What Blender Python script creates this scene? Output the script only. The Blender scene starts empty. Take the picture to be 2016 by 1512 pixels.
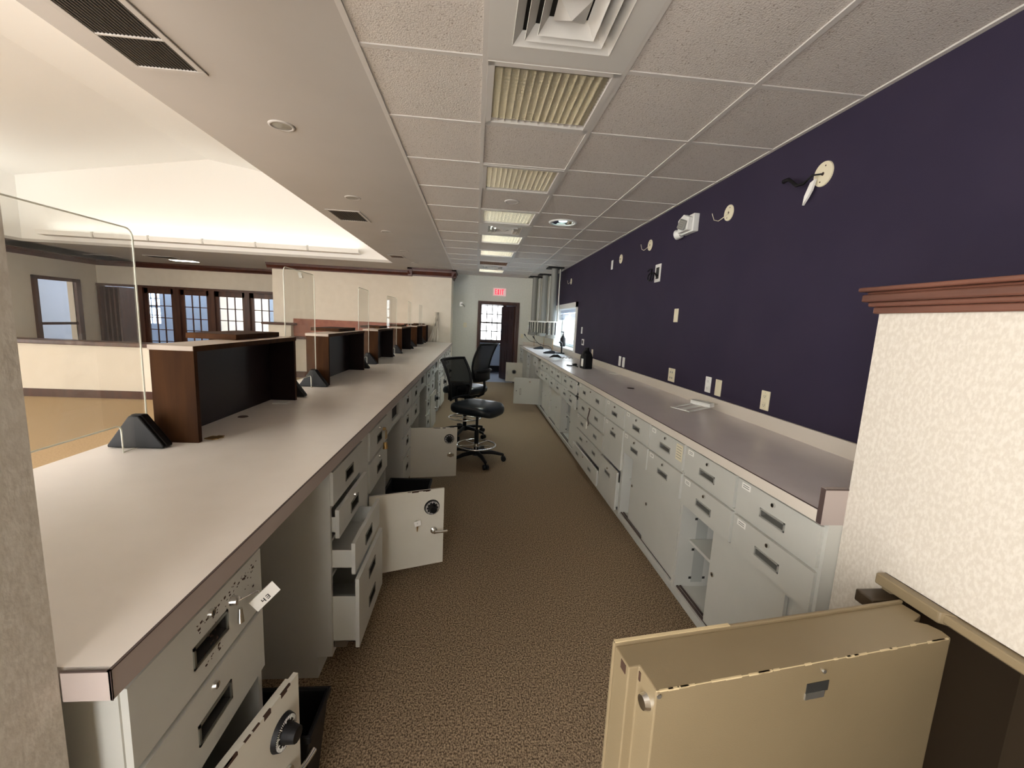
import bpy, math, random
from mathutils import Vector, Matrix
random.seed(7)
S = bpy.context.scene
COL = S.collection
R = math.radians
Z0 = 1.55                                   # eye height above the floor

# ---------------------------------------------------------------- camera
F, PIT, YAW, ROL = 827.88, R(8.32118992), R(5.30311557), R(2.75533478)
fw = Vector((math.sin(YAW)*math.cos(PIT), math.cos(YAW)*math.cos(PIT), -math.sin(PIT)))
r0 = Vector((math.cos(YAW), -math.sin(YAW), 0)); u0 = r0.cross(fw)
rt = r0*math.cos(ROL) + u0*math.sin(ROL); up = -r0*math.sin(ROL) + u0*math.cos(ROL)
cd = bpy.data.cameras.new('camera'); cam = bpy.data.objects.new('camera', cd); COL.objects.link(cam)
cam.matrix_world = Matrix(((rt.x, up.x, -fw.x, 0), (rt.y, up.y, -fw.y, 0), (rt.z, up.z, -fw.z, Z0), (0, 0, 0, 1)))
cd.sensor_fit = 'HORIZONTAL'; cd.sensor_width = 36; cd.lens = 36*F/2016; cd.clip_start = .02; cd.clip_end = 200
S.camera = cam

# ---------------------------------------------------------------- world, lights, exposure
W = bpy.data.worlds.new('world'); S.world = W; W.use_nodes = True
bg = W.node_tree.nodes['Background']; bg.inputs[0].default_value = (1, .975, .945, 1); bg.inputs[1].default_value = 5.8
S.view_settings.view_transform = 'Standard'; S.view_settings.look = 'None'; S.view_settings.gamma = 1
S.view_settings.use_curve_mapping = False; S.view_settings.exposure = .72
def area(name, loc, rot, sx, sy, power, col=(1, 1, 1)):
    l = bpy.data.lights.new(name, 'AREA'); l.shape = 'RECTANGLE'; l.size = sx; l.size_y = sy; l.energy = power; l.color = col
    o = bpy.data.objects.new(name, l); COL.objects.link(o); o.location = loc; o.rotation_euler = rot; return o
COVE = (1, 1, .93); SKY = (.62, .86, 1); TUBE = (.82, .95, 1)
area('daylight_window', (2.7, 8.4, 2.6), (0, R(52), 0), .9, 2.0, 120, SKY)      # sky through the drive-up window
area('daylight_back_room', (.5, 13.9, 2.5), (R(-62), 0, 0), 1.2, 1.0, 70, (.7, .82, 1))   # sky through the back room window
for k_, p_ in ((4, 8), (6, 22), (8, 18), (12, 22)): area('tube_lamp_light', (.308, 1.971+.6096*(k_+.5), 2.654+.045), (0, 0, 0), .48, .48, p_, TUBE)   # louvre lights that are switched on
area('cove_lamp', (-5.3, 9.0, 2.86), (R(180), 0, 0), 5.8, .1, 5.5, COVE)       # tubes lying in the far light trough of the raised ceiling
area('cove_lamp', (-8.55, 4.5, 2.86), (R(180), 0, 0), .1, 8.0, 24, COVE)  # out of view side lamp, added to brighten the vault and lobby

# ---------------------------------------------------------------- materials
def nt(name):
    m = bpy.data.materials.new(name); m.use_nodes = True
    return m, m.node_tree, m.node_tree.nodes['Principled BSDF']
def pbr(name, col, rough=.5, metal=0., spec=.5, var=None, scale=20, emit=None, es=0, bump=0, bscale=200, stretch=None, alpha=1, detail=4, lo=.35, hi=.65):
    m, t, b = nt(name); N = t.nodes; L = t.links
    b.inputs['Base Color'].default_value = (*col, 1); b.inputs['Roughness'].default_value = rough
    b.inputs['Metallic'].default_value = metal; b.inputs['Specular IOR Level'].default_value = spec; b.inputs['Alpha'].default_value = alpha
    if emit: b.inputs['Emission Color'].default_value = (*emit, 1); b.inputs['Emission Strength'].default_value = es
    if var or bump:
        tc = N.new('ShaderNodeTexCoord'); mp = N.new('ShaderNodeMapping'); L.new(tc.outputs['Object'], mp.inputs[0])
        if stretch: mp.inputs['Scale'].default_value = stretch
    if var:
        n = N.new('ShaderNodeTexNoise'); n.inputs['Scale'].default_value = scale; n.inputs['Detail'].default_value = detail; L.new(mp.outputs[0], n.inputs[0])
        r = N.new('ShaderNodeValToRGB'); r.color_ramp.elements[0].position = lo; r.color_ramp.elements[1].position = hi
        r.color_ramp.elements[0].color = (*col, 1); r.color_ramp.elements[1].color = (*var, 1)
        L.new(n.outputs[0], r.inputs[0]); L.new(r.outputs[0], b.inputs['Base Color'])
    if bump:
        n2 = N.new('ShaderNodeTexNoise'); n2.inputs['Scale'].default_value = bscale; L.new(mp.outputs[0], n2.inputs[0])
        bp = N.new('ShaderNodeBump'); bp.inputs['Strength'].default_value = bump; bp.inputs['Distance'].default_value = .01
        L.new(n2.outputs[0], bp.inputs['Height']); L.new(bp.outputs[0], b.inputs['Normal'])
    return m
M = {}
M['tile'] = pbr('acoustic_tile', (.64, .59, .54), .9, var=(.33, .28, .23), scale=130, lo=.60, hi=.72, bump=.3, bscale=160, detail=2)
M['grid'] = pbr('ceiling_grid_paint', (.60, .57, .53), .6)
M['dry'] = pbr('painted_drywall', (.47, .44, .405), .8, var=(.45, .42, .385), scale=2)
M['vault'] = pbr('vault_paint', (.84, .82, .78), .9)
M['cream'] = pbr('cream_wallcover', (.72, .65, .54), .8, var=(.69, .62, .51), scale=6)
M['paper'] = pbr('mottled_wallpaper', (.555, .505, .43), .75, var=(.63, .585, .51), scale=110, lo=.42, hi=.62, bump=.08, bscale=160, detail=4, stretch=(1, 1, .6))
M['grey_wall'] = pbr('grey_wallcover', (.70, .70, .63), .75, var=(.66, .66, .59), scale=30)
M['purple'] = pbr('purple_paint', (.026, .0195, .042), .7, spec=.25, var=(.030, .0225, .046), scale=3, bump=.08, bscale=300)
M['carpet'] = pbr('brown_carpet', (.44, .325, .21), 1, spec=.05, var=(.085, .058, .036), scale=160, lo=.36, hi=.62, bump=.5, bscale=260, stretch=(1, .8, 1))
M['tan_carpet'] = pbr('tan_carpet', (.50, .36, .21), 1, spec=.1, var=(.40, .28, .16), scale=60, lo=.3, hi=.7)
M['grey_carpet'] = pbr('grey_carpet', (.35, .36, .40), 1, spec=.1, var=(.28, .29, .33), scale=80)
M['lam'] = pbr('mauve_beige_laminate', (.80, .745, .69), .32, var=(.77, .715, .66), scale=7, spec=.5)
M['lamr'] = pbr('mauve_grey_laminate', (.66, .60, .59), .28, var=(.635, .575, .565), scale=7, spec=.5)
M['fascia'] = pbr('laminate_edge', (.42, .355, .325), .5)
M['fascr'] = pbr('laminate_edge_pale', (.66, .60, .52), .5)
M['seam'] = pbr('dark_seam', (.07, .045, .04), .6)
M['steel'] = pbr('grey_painted_steel', (.56, .56, .515), .42, var=(.535, .535, .49), scale=4)
M['steelL'] = pbr('worn_grey_green_steel', (.58, .58, .54), .42, var=(.55, .55, .51), scale=6)
M['door_paint'] = pbr('cream_painted_steel', (.66, .63, .545), .42, var=(.63, .60, .515), scale=5)
M['inner'] = pbr('cabinet_inside_steel', (.40, .41, .38), .6)
M['rail'] = pbr('pale_steel_edge', (.66, .66, .61), .4)
M['black'] = pbr('black_plastic', (.006, .006, .007), .5, spec=.25)
M['rubber'] = pbr('black_rubber', (.02, .02, .022), .8)
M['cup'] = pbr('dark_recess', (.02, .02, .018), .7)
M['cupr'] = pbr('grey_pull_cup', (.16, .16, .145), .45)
M['pullr'] = pbr('pull_steel', (.42, .42, .39), .35, metal=.3)
M['pull'] = pbr('pull_frame_pewter', (.20, .20, .17), .35, metal=.7)
M['chrome'] = pbr('chrome', (.75, .75, .73), .16, metal=1)
M['satin'] = pbr('satin_metal', (.55, .55, .52), .35, metal=.9)
M['tube'] = pbr('grey_tube', (.24, .24, .22), .5)
M['mahog'] = pbr('mahogany', (.085, .030, .016), .35, var=(.045, .015, .009), scale=12, stretch=(1, 1, .12))
M['crown'] = pbr('dark_crown_wood', (.055, .014, .009), .4, var=(.085, .022, .013), scale=10)
M['cap'] = pbr('red_brown_wood', (.16, .065, .042), .35, var=(.085, .035, .024), scale=14, stretch=(2, .15, 2))
M['redwood'] = pbr('red_veneer', (.30, .085, .035), .45, var=(.23, .06, .026), scale=8)
M['boxwood'] = pbr('walnut_veneer', (.060, .024, .008), .75, spec=.1, var=(.030, .012, .005), scale=18, stretch=(1, 1, .1))
M['boxdark'] = pbr('hood_shade_heater_dark', (.012, .006, .007), .4, spec=.3)  # near black holds the shade inside the hoods; also heater case colour
M['boxtop'] = pbr('box_top_lit_tone', (.42, .33, .26), .4)  # paler than the walnut to carry the light falling on the hood tops
M['white'] = pbr('white_paper', (.86, .85, .80), .7)
M['ink'] = pbr('ink', (.05, .05, .05), .8)
M['cream_pl'] = pbr('cream_plastic', (.74, .68, .50), .4)
M['white_pl'] = pbr('white_plastic', (.80, .80, .76), .4)
M['brown_st'] = pbr('rust_chip', (.05, .022, .012), .8)
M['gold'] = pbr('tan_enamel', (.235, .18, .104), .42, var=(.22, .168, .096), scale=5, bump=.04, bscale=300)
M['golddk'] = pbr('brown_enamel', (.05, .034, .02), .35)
M['gold_rub'] = pbr('rubbed_edge', (.62, .50, .30), .4)
M['diff'] = pbr('diffuser_paint', (.62, .60, .56), .5)
M['dark_vent'] = pbr('vent_dark', (.02, .018, .015), .8)
M['blade'] = pbr('louvre_blade', (.78, .74, .64), .25, metal=.9)
M['blue'] = pbr('seat_vinyl', (.006, .010, .014), .36, spec=.4)
M['mesh'] = pbr('mesh_fabric', (.010, .010, .010), .9, spec=.1, alpha=.90)
M['mesh2'] = pbr('grey_mesh_fabric', (.06, .06, .055), .9, spec=.1, alpha=.88)
M['pale_bl'] = pbr('office_wall', (.62, .70, .84), .8)
M['office'] = pbr('office_blue_wall', (.34, .42, .56), .8)
M['exit_red'] = pbr('exit_letters', (.8, .02, .05), .5, emit=(1, .02, .06), es=.75)
M['exit_face'] = pbr('exit_face', (.8, .62, .6), .5, emit=(1, .55, .55), es=.18)
M['lampc'] = pbr('lamp_cyan', (.7, .9, .9), .3, emit=(.6, .95, 1), es=2.2)
M['tube_lamp'] = pbr('fluorescent_tube', (.9, .9, .85), .4, emit=(1, .96, .85), es=5)
M['slat'] = pbr('grille_slat', (.10, .085, .07), .6)
M['lens'] = pbr('ribbed_lens', (.30, .29, .25), .35)
M['brass'] = pbr('brass', (.40, .26, .10), .35, metal=.8)
M['brownvent'] = pbr('brown_vent', (.25, .15, .10), .5)
M['asph'] = pbr('asphalt', (.75, .76, .78), .9)
def glassy(name, tint, face, edge_milk):
    m, t, b = nt(name); N = t.nodes; L = t.links
    tr = N.new('ShaderNodeBsdfTransparent'); tr.inputs[0].default_value = (*tint, 1)
    gl = N.new('ShaderNodeBsdfGlossy'); gl.inputs['Roughness'].default_value = .03
    lw = N.new('ShaderNodeLayerWeight'); lw.inputs[0].default_value = .25
    ma = N.new('ShaderNodeMath'); ma.operation = 'MULTIPLY'; ma.inputs[1].default_value = face; L.new(lw.outputs['Fresnel'], ma.inputs[0])
    mx = N.new('ShaderNodeMixShader'); L.new(ma.outputs[0], mx.inputs[0]); L.new(tr.outputs[0], mx.inputs[1]); L.new(gl.outputs[0], mx.inputs[2])
    df = N.new('ShaderNodeBsdfDiffuse'); df.inputs[0].default_value = (.8, .8, .76, 1)
    m2 = N.new('ShaderNodeMixShader'); m2.inputs[0].default_value = edge_milk; L.new(mx.outputs[0], m2.inputs[1]); L.new(df.outputs[0], m2.inputs[2])
    L.new(m2.outputs[0], N['Material Output'].inputs[0]); return m
M['acrylic'] = glassy('clear_acrylic', (.965, .965, .95), .13, .05)
M['acrylic_edge'] = pbr('polished_acrylic_edge', (.80, .80, .70), .2, alpha=.7)
M['glass'] = glassy('window_glass', (.93, .96, .98), .5, .02)

# ---------------------------------------------------------------- mesh builder
class MB:
    def __init__(s): s.v = []; s.f = []; s.m = []; s.s = []; s.X = Matrix()
    def add(s, vs, fs, m=0, smooth=False):
        n = len(s.v); s.v += [tuple(s.X @ Vector(v)) for v in vs]
        for f in fs: s.f.append([n+i for i in f]); s.m.append(m); s.s.append(smooth)
        return s
    def box(s, x0, x1, y0, y1, z0, z1, m=0):
        if x0 > x1: x0, x1 = x1, x0
        if y0 > y1: y0, y1 = y1, y0
        if z0 > z1: z0, z1 = z1, z0
        return s.add([(x0,y0,z0),(x1,y0,z0),(x1,y1,z0),(x0,y1,z0),(x0,y0,z1),(x1,y0,z1),(x1,y1,z1),(x0,y1,z1)],
                     [(0,3,2,1),(4,5,6,7),(0,1,5,4),(1,2,6,5),(2,3,7,6),(3,0,4,7)], m)
    def prism(s, poly, a, b, axis='z', m=0, smooth=False):
        n = len(poly)
        def P(p, h): return {'z': (p[0], p[1], h), 'y': (p[0], h, p[1]), 'x': (h, p[0], p[1])}[axis]
        vs = [P(p, a) for p in poly]+[P(p, b) for p in poly]
        fs = [tuple(range(n-1, -1, -1)), tuple(range(n, 2*n))]
        s.add(vs, fs, m); k = len(s.v)-2*n
        for i in range(n):
            j = (i+1) % n; s.f.append([k+i, k+j, k+n+j, k+n+i]); s.m.append(m); s.s.append(smooth)
        return s
    def cyl(s, p0, p1, r0, r1=None, n=16, m=0, caps=True):
        r1 = r0 if r1 is None else r1; p0 = Vector(p0); p1 = Vector(p1); d = (p1-p0).normalized()
        a = d.orthogonal().normalized(); b = d.cross(a); vs = []
        for p, r in ((p0, r0), (p1, r1)):
            for i in range(n):
                t = 2*math.pi*i/n; vs.append(tuple(p+a*(r*math.cos(t))+b*(r*math.sin(t))))
        s.add(vs, [(i, (i+1) % n, n+(i+1) % n, n+i) for i in range(n)], m, True)
        if caps: s.add(vs, [tuple(range(n-1, -1, -1)), tuple(range(n, 2*n))], m)
        return s
    def lathe(s, c, prof, n=24, m=0):
        vs = []
        for r, z in prof:
            for i in range(n): t = 2*math.pi*i/n; vs.append((c[0]+r*math.cos(t), c[1]+r*math.sin(t), c[2]+z))
        fs = [(k*n+i, k*n+(i+1) % n, (k+1)*n+(i+1) % n, (k+1)*n+i) for k in range(len(prof)-1) for i in range(n)]
        s.add(vs, fs, m, True); return s
    def tube(s, pts, r, n=8, m=0, closed=False):
        pts = [Vector(p) for p in pts]; K = len(pts); vs = []; a = None
        for k, p in enumerate(pts):
            q0 = pts[(k-1) % K] if (k or closed) else p; q1 = pts[(k+1) % K] if (k < K-1 or closed) else p
            d = (q1-q0).normalized()
            a = (a - d*a.dot(d)).normalized() if a is not None and (a - d*a.dot(d)).length > 1e-4 else d.orthogonal().normalized()
            b = d.cross(a); rr = r[k] if isinstance(r, (list, tuple)) else r
            for i in range(n): t = 2*math.pi*i/n; vs.append(tuple(p+a*(rr*math.cos(t))+b*(rr*math.sin(t))))
        fs = [(k*n+i, k*n+(i+1) % n, (k+1)*n+(i+1) % n, (k+1)*n+i) for k in range(K-1) for i in range(n)]
        if closed: fs += [((K-1)*n+i, (K-1)*n+(i+1) % n, (i+1) % n, i) for i in range(n)]
        s.add(vs, fs, m, True)
        if not closed: s.add(vs, [tuple(range(n-1, -1, -1)), tuple(range((K-1)*n, K*n))], m)
        return s
    def ring(s, c, R_, r, n=40, m=0): return s.tube([(c[0]+R_*math.cos(2*math.pi*i/n), c[1]+R_*math.sin(2*math.pi*i/n), c[2]) for i in range(n)], r, 8, m, True)
    def build(s, name, mats, parent=None, bevel=0, world=False, seg=2, sub=0):
        me = bpy.data.meshes.new(name); me.from_pydata(s.v, [], s.f)
        for mt in (mats if isinstance(mats, (list, tuple)) else [mats]): me.materials.append(M[mt])
        me.polygons.foreach_set('material_index', s.m); me.polygons.foreach_set('use_smooth', s.s); me.update()
        o = bpy.data.objects.new(name, me); COL.objects.link(o)
        if parent is not None:
            o.parent = parent
            if world: o.matrix_parent_inverse = parent.matrix_basis.inverted()
        if bevel:
            b = o.modifiers.new('bevel', 'BEVEL'); b.width = bevel; b.segments = seg; b.limit_method = 'ANGLE'; b.angle_limit = R(40)
        if sub: d = o.modifiers.new('subdivision', 'SUBSURF'); d.levels = sub; d.render_levels = sub
        return o
def tag(o, label=None, cat=None, group=None, kind=None):
    if label: o['label'] = label
    if cat: o['category'] = cat
    if group: o['group'] = group
    if kind: o['kind'] = kind
    return o
def thing(name, label, cat, loc=(0, 0, 0), rz=0, group=None):
    o = bpy.data.objects.new(name, None); COL.objects.link(o); o.empty_display_size = .05
    o.location = loc; o.rotation_euler = (0, 0, rz); return tag(o, label, cat, group)
def struct(mb, name, mats, **k): return tag(mb.build(name, mats, **k), kind='structure')
def kids(o): return [c for c in COL.objects if c.parent == o]
def dup(o, loc=None, rz=None, label=None, parent=None):
    c = o.copy(); COL.objects.link(c)
    if parent is not None: c.parent = parent
    if loc is not None: c.location = loc
    if rz is not None: c.rotation_euler = (0, 0, rz)
    if label: c['label'] = label
    for k in kids(o): dup(k, parent=c)
    return c

# ================================================================ SETTING
CZ = 2.654; FY0, FY1 = -.75, 10.7
struct(MB().box(-1.39, 3.2, FY0, 10.8, -.06, 0), 'floor', 'carpet')
struct(MB().box(-13, -1.39, FY0, 12.45, -.06, 0), 'floor_lobby', 'tan_carpet')
struct(MB().box(-1.3, 2.6, 10.8, 13.2, -.06, .0), 'floor_back_room', 'grey_carpet')

# ---- suspended ceiling: tiles, grid, soffit
TW = .6096; GY = [1.971+TW*k for k in range(-7, 15)]; GX = [-.54, .003, .6126, 1.222, 1.766]
fix = {0: 'l', 2: 'l', 4: 'l', 6: 'l', 8: 'l', 10: 'b', 12: 'l', -1: 'd', 5: 'd', 11: 'd'}
tm = MB(); gm = MB()
for i, y in enumerate(GY):
    k = i-7; y1 = min(y+TW, 10.7)
    if y >= 10.7: break
    for j in range(4):
        if j == 1 and k in fix: continue
        if j == 2 and k == 4:
            hx, hy, q = .915, 4.75, .108
            for a in ((GX[2]+.01, hx-q, y+.01, y1-.01), (hx+q, GX[3]-.01, y+.01, y1-.01), (hx-q, hx+q, y+.01, hy-q), (hx-q, hx+q, hy+q, y1-.01)): tm.box(*a, CZ+.004, CZ+.02)
            continue
        tm.box(GX[j]+.010, GX[j+1]-.010, y+.010, y1-.010, CZ+.004, CZ+.02)
    gm.box(-.54, 1.766, y-.012, y+.012, CZ-.001, CZ+.014)
for x in GX[1:4]: gm.box(x-.012, x+.012, GY[0], 10.7, CZ-.002, CZ+.014)
gm.box(-.54, -.515, GY[0], 10.7, CZ-.003, CZ+.02); gm.box(1.745, 1.766, GY[0], 10.7, CZ-.003, CZ+.02)
struct(tm, 'ceiling', 'tile'); struct(gm, 'trim_1', 'grid')
struct(MB().box(-.56, 3.2, FY0, 10.85, CZ+.22, CZ+.28), 'ceiling_light_block', 'dark_vent')  # unseen slab added over the tiles to stop light leaking through the fixtures
sf = MB()
sf.box(-1.755, -.54, FY0, 12.3, CZ, CZ+.05); sf.box(-9.8, -1.755, 9.2, 12.3, CZ, CZ+.05)
sf.box(-13, -8.75, FY0, 12.3, CZ, CZ+.05)
struct(sf, 'ceiling_soffit', 'dry')
# raised gable vault over the lobby
XR, XL, XM, ZE, ZR = -1.755, -8.75, -5.276, 3.86, 4.40
vt = MB()
vt.box(XR, XR+.05, FY0, 9.2, CZ+.05, ZE); vt.box(XL-.05, XL, FY0, 9.2, CZ+.05, ZE)
vt.prism([(XL, CZ+.05), (XR, CZ+.05), (XR, ZE), (XM, ZR), (XL, ZE)], 9.2, 9.25, 'y')
vt.prism([(XR+.05, ZE-.01), (XM, ZR), (XM, ZR+.06), (XR+.05, ZE+.05)], FY0, 9.25, 'y')
vt.prism([(XL-.05, ZE-.01), (XM, ZR), (XM, ZR+.06), (XL-.05, ZE+.05)], FY0, 9.25, 'y')
vt.prism([(XL, CZ+.05), (XR, CZ+.05), (XR, ZE), (XM, ZR), (XL, ZE)], FY0-.05, FY0, 'y')  # unseen near end, added to keep outside light off the vault
struct(vt, 'ceiling_vault', 'vault')
# ---- walls
WY = [FY0, 7.40, 9.35, 10.8]
rw = MB(); rw.box(1.766, 1.95, FY0, 7.40, 0, CZ+.2); struct(MB().box(1.766, 1.95, 9.35, 10.8, 0, CZ+.2), 'wall_right_far', 'grey_wall')
rw.box(1.766, 1.95, 7.40, 9.35, 0, 1.10); rw.box(1.766, 1.95, 7.40, 9.35, 1.87, CZ+.2)
struct(rw, 'wall_right', 'purple')
ew = MB(); DX0, DX1, DH = .11, 1.03, 1.985
ew.box(-.57, DX0, 10.7, 10.85, 0, CZ+.2); ew.box(DX1, 1.78, 10.7, 10.85, 0, CZ+.2); ew.box(DX0, DX1, 10.7, 10.85, DH, CZ+.2)
struct(ew, 'wall_far', 'grey_wall')
struct(MB().box(-1.45, -.57, 9.9, 10.85, 0, CZ), 'wall_pillar', 'cream')
struct(MB().box(-4.6, -1.45, 10.5, 10.7, 0, CZ), 'wall_lobby_alcove', 'cream')
struct(MB().box(-4.75, -4.6, 10.5, 12.4, 0, CZ), 'wall_lobby_return', 'cream')
# lobby back wall with french door openings (y = 12.3)
lb = MB(); ops = [(-9.90, -9.10), (-8.85, -5.32)]
lb.box(-10.1, -9.98, 12.3, 12.42, 0, CZ); lb.box(-9.98, -4.6, 12.3, 12.42, 2.0, CZ); lb.box(-5.32, -4.6, 12.3, 12.42, 0, 2.0)
struct(lb, 'wall_lobby_back', 'cream')
ll = MB(); ll.box(-10.15, -10, 6.0, 10.68, 0, CZ); ll.box(-10.15, -10, 11.62, 12.42, 0, CZ); ll.box(-10.15, -10, 10.68, 11.62, 2.03, CZ)
struct(ll, 'wall_lobby_left', 'cream')
# near wall ends of the opening the photo is taken from
struct(MB().box(-1.5, -.586, .28, .5955, 0, CZ+.1), 'wall_left', 'paper')
pr = MB(); pr.box(1.21, 1.40, -.745, 1.185, .885, 1.63); pr.box(1.21, 1.40, 1.03, 1.185, 0, .885)
struct(pr, 'wall_partition', 'paper')
struct(MB().box(-.28, 3.2, -.80, -.75, 0, CZ+.2), 'wall_behind_light_block', 'cream')  # unseen wall added to block light from behind the camera
struct(MB().box(-13, -6.2, -.80, -.75, 0, CZ), 'wall_lobby_light_block', 'cream')  # unseen wall added to dim the light on the lobby half wall
cp = MB()
for a, b, c in ((.012, 1.628, 1.648), (.022, 1.648, 1.662), (.034, 1.662, 1.684), (.026, 1.684, 1.692), (.042, 1.692, 1.705)):
    cp.box(1.21-a, 1.40+a, -.745, 1.185+a, b, c)
struct(cp, 'trim_2', 'cap', bevel=.004)
# crown mouldings
def crown(mb, x0, y0, x1, y1, nx, ny, d=.10, h=.13):
    prof = [(0, 0), (.25*d, 0), (.3*d, .18*h), (.75*d, .6*h), (.8*d, .8*h), (d, .82*h), (d, h), (0, h)]
    vs = []
    for (x, y, s_) in ((x0, y0, -1), (x1, y1, 1)):
        tx, ty = x1-x0, y1-y0; l = math.hypot(tx, ty); tx /= l; ty /= l
        for a, b in prof: vs.append((x+nx*a+tx*s_*a*0, y+ny*a, CZ-h+b))
    n = len(prof); mb.add(vs, [(i, (i+1) % n, n+(i+1) % n, n+i) for i in range(n)]+[tuple(range(n)), tuple(range(2*n-1, n-1, -1))])
cr = MB(); crown(cr, -10, 12.3, -4.75, 12.3, 0, -1); crown(cr, -10, 6, -10, 12.3, 1, 0); crown(cr, -4.75, 10.5, -4.75, 12.3, -1, 0)
crown(cr, -4.85, 10.5, -1.45, 10.5, 0, -1); crown(cr, -1.55, 9.9, -.47, 9.9, 0, -1, .1, .17); crown(cr, -.57, 9.8, -.57, 10.7, 1, 0, .1, .17); crown(cr, -1.45, 9.8, -1.45, 10.5, -1, 0, .1, .17)
struct(cr, 'trim_3', 'crown')
# lobby half wall
hw = MB(); hw.box(-9.6, -4.4, 7.36, 7.50, 0, .86); struct(hw, 'wall_lobby_low', 'cream')
struct(MB().box(-9.6, -4.36, 7.30, 7.56, .86, .93), 'trim_4', 'mahog', bevel=.01)
struct(MB().box(-9.6, -4.39, 7.345, 7.36, 0, .13), 'baseboard_lobby', 'mahog')
lp = MB(); lp.box(-4.78, -4.28, 10.30, 10.5, 0, 1.24); struct(lp, 'wall_lobby_post', 'cream')
struct(MB().box(-4.9, -4.2, 10.2, 10.5, 1.24, 1.295), 'trim_5', 'mahog', bevel=.015)
wp = MB(); wp.box(-4.28, -1.50, 10.44, 10.5, .98, 1.40); struct(wp, 'trim_6', 'redwood')
struct(MB().box(-4.30, -1.50, 10.25, 10.5, .93, .985), 'trim_7', 'mahog', bevel=.01)
struct(MB().box(-4.30, -1.50, 10.42, 10.5, .0, .14), 'baseboard_alcove', 'mahog')
# wall skirting in the back
# ---- doors and windows
def casing(mb, x0, x1, z1, y, w=.07, t=.03):
    mb.box(x0-w, x0, y-t, y, 0, z1+w); mb.box(x1, x1+w, y-t, y, 0, z1+w); mb.box(x0, x1, y-t, y, z1, z1+w)
cs = MB(); casing(cs, DX0, DX1, DH, 10.7, .06, .03); cs.box(DX0, DX0+.02, 10.7, 10.88, 0, DH); cs.box(DX1-.02, DX1, 10.7, 10.88, 0, DH); cs.box(DX0, DX1, 10.7, 10.88, DH-.02, DH)
struct(cs, 'trim_8', 'mahog', bevel=.004)
# door leaf, six panels, swung into the back room
dl = thing('door_1', None, None, (1.0, 10.9, .01), R(110.5)); dl['kind'] = 'structure'
dm = MB(); LW, LH = .80, 1.95
dm.box(0, LW, -.014, .014, 0, LH)
xs = [0, .11, LW/2-.05, LW/2+.05, LW-.11, LW]; zs = [0, .22, .80, .98, 1.48, 1.58, 1.84, LH]
for s_ in (-1, 1):
    y0, y1 = (.014, .024) if s_ > 0 else (-.024, -.014)
    for a, b in ((0, 1), (2, 3), (4, 5)): dm.box(xs[a], xs[b], y0, y1, 0, LH)
    for a, b in ((0, 1), (2, 3), (4, 5), (6, 7)): dm.box(0, LW, y0, y1, zs[a], zs[b])
    for a, b in ((1, 2), (3, 4)):
        for c, d in ((1, 2), (3, 4), (5, 6)): dm.box(xs[a]+.03, xs[b]-.03, y0, y1-.003*s_ if s_ > 0 else y1, zs[c]+.03, zs[d]-.03)
dm.build('door_panel', 'mahog', dl, bevel=.003)
kb = MB()
for s_ in (-1, 1): kb.cyl((LW-.07, 0, .92), (LW-.07, s_*.05, .92), .012); kb.cyl((LW-.07, s_*.045, .92), (LW-.07, s_*.085, .92), .03, .024)
kb.build('door_knob', 'chrome', dl)
# back room
br = MB(); br.box(-1.2, .14, 13.0, 13.15, 0, CZ); br.box(.86, 2.6, 13.0, 13.15, 0, CZ); br.box(.14, .86, 13.0, 13.15, 0, .96); br.box(.14, .86, 13.0, 13.15, 2.06, CZ)
br.box(-1.3, -1.2, 10.85, 13.15, 0, CZ); br.box(1.35, 1.5, 10.85, 13.15, 0, CZ)
struct(br, 'wall_back_room', 'pale_bl')
struct(MB().box(-1.3, 2.6, 10.85, 13.15, CZ, CZ+.1), 'ceiling_back_room', 'white_pl')
def window(name, x0, x1, z0, z1, y, cols, rows, mat='mahog', fr=.05, mt=.018, t=.04, sash=True, parent=None):
    o = MB(); o.box(x0, x0+fr, y, y+t, z0, z1); o.box(x1-fr, x1, y, y+t, z0, z1); o.box(x0, x1, y, y+t, z0, z0+fr); o.box(x0, x1, y, y+t, z1-fr, z1)
    for i in range(1, cols): x = x0+fr+(x1-x0-2*fr)*i/cols; o.box(x-mt/2, x+mt/2, y+.005, y+t-.005, z0, z1)
    for i in range(1, rows): z = z0+fr+(z1-z0-2*fr)*i/rows; m_ = mt*1.8 if sash and i == rows//2 else mt; o.box(x0, x1, y+.005, y+t-.005, z-m_/2, z+m_/2)
    w = struct(o, name, mat); MB().box(x0+fr, x1-fr, y+t/2-.002, y+t/2+.002, z0+fr, z1-fr).build('window_pane', 'glass', w); return w
window('window_1', .14, .86, .96, 2.06, 13.0, 4, 4, 'mahog', .035, .026)
struct(MB().box(.08, .14, 12.97, 13.0, .90, 2.12).box(.86, .92, 12.97, 13.0, .90, 2.12).box(.08, .92, 12.97, 13.0, 2.06, 2.12).box(.06, .94, 12.94, 13.0, .90, .96), 'trim_9', 'mahog')
bh = thing('baseboard_heater', 'dark low baseboard heater under the back room window', 'heater', (.3, 12.9, 0))
MB().box(-.7, .6, -.02, .09, .03, .2).box(-.7, .6, -.045, -.02, .14, .2).build('heater_case', 'boxdark', bh, bevel=.005)
MB().box(-.18, .06, -.06, -.02, .06, .16).build('control_box', 'white_pl', bh)

# lobby left opening: framed opening with rail
fr_ = MB(); fr_.box(-10.02, -9.93, 10.60, 10.68, 0, 2.10); fr_.box(-10.02, -9.93, 11.62, 11.74, 0, 2.10); fr_.box(-10.02, -9.93, 10.60, 11.74, 2.02, 2.10)
fr_.box(-10.02, -9.97, 10.68, 11.62, .98, 1.04); struct(fr_, 'window_2', 'mahog')
struct(MB().box(-12.2, -12.1, 8.0, 15.5, 0, 3.0), 'wall_office_side', 'pale_bl')
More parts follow.
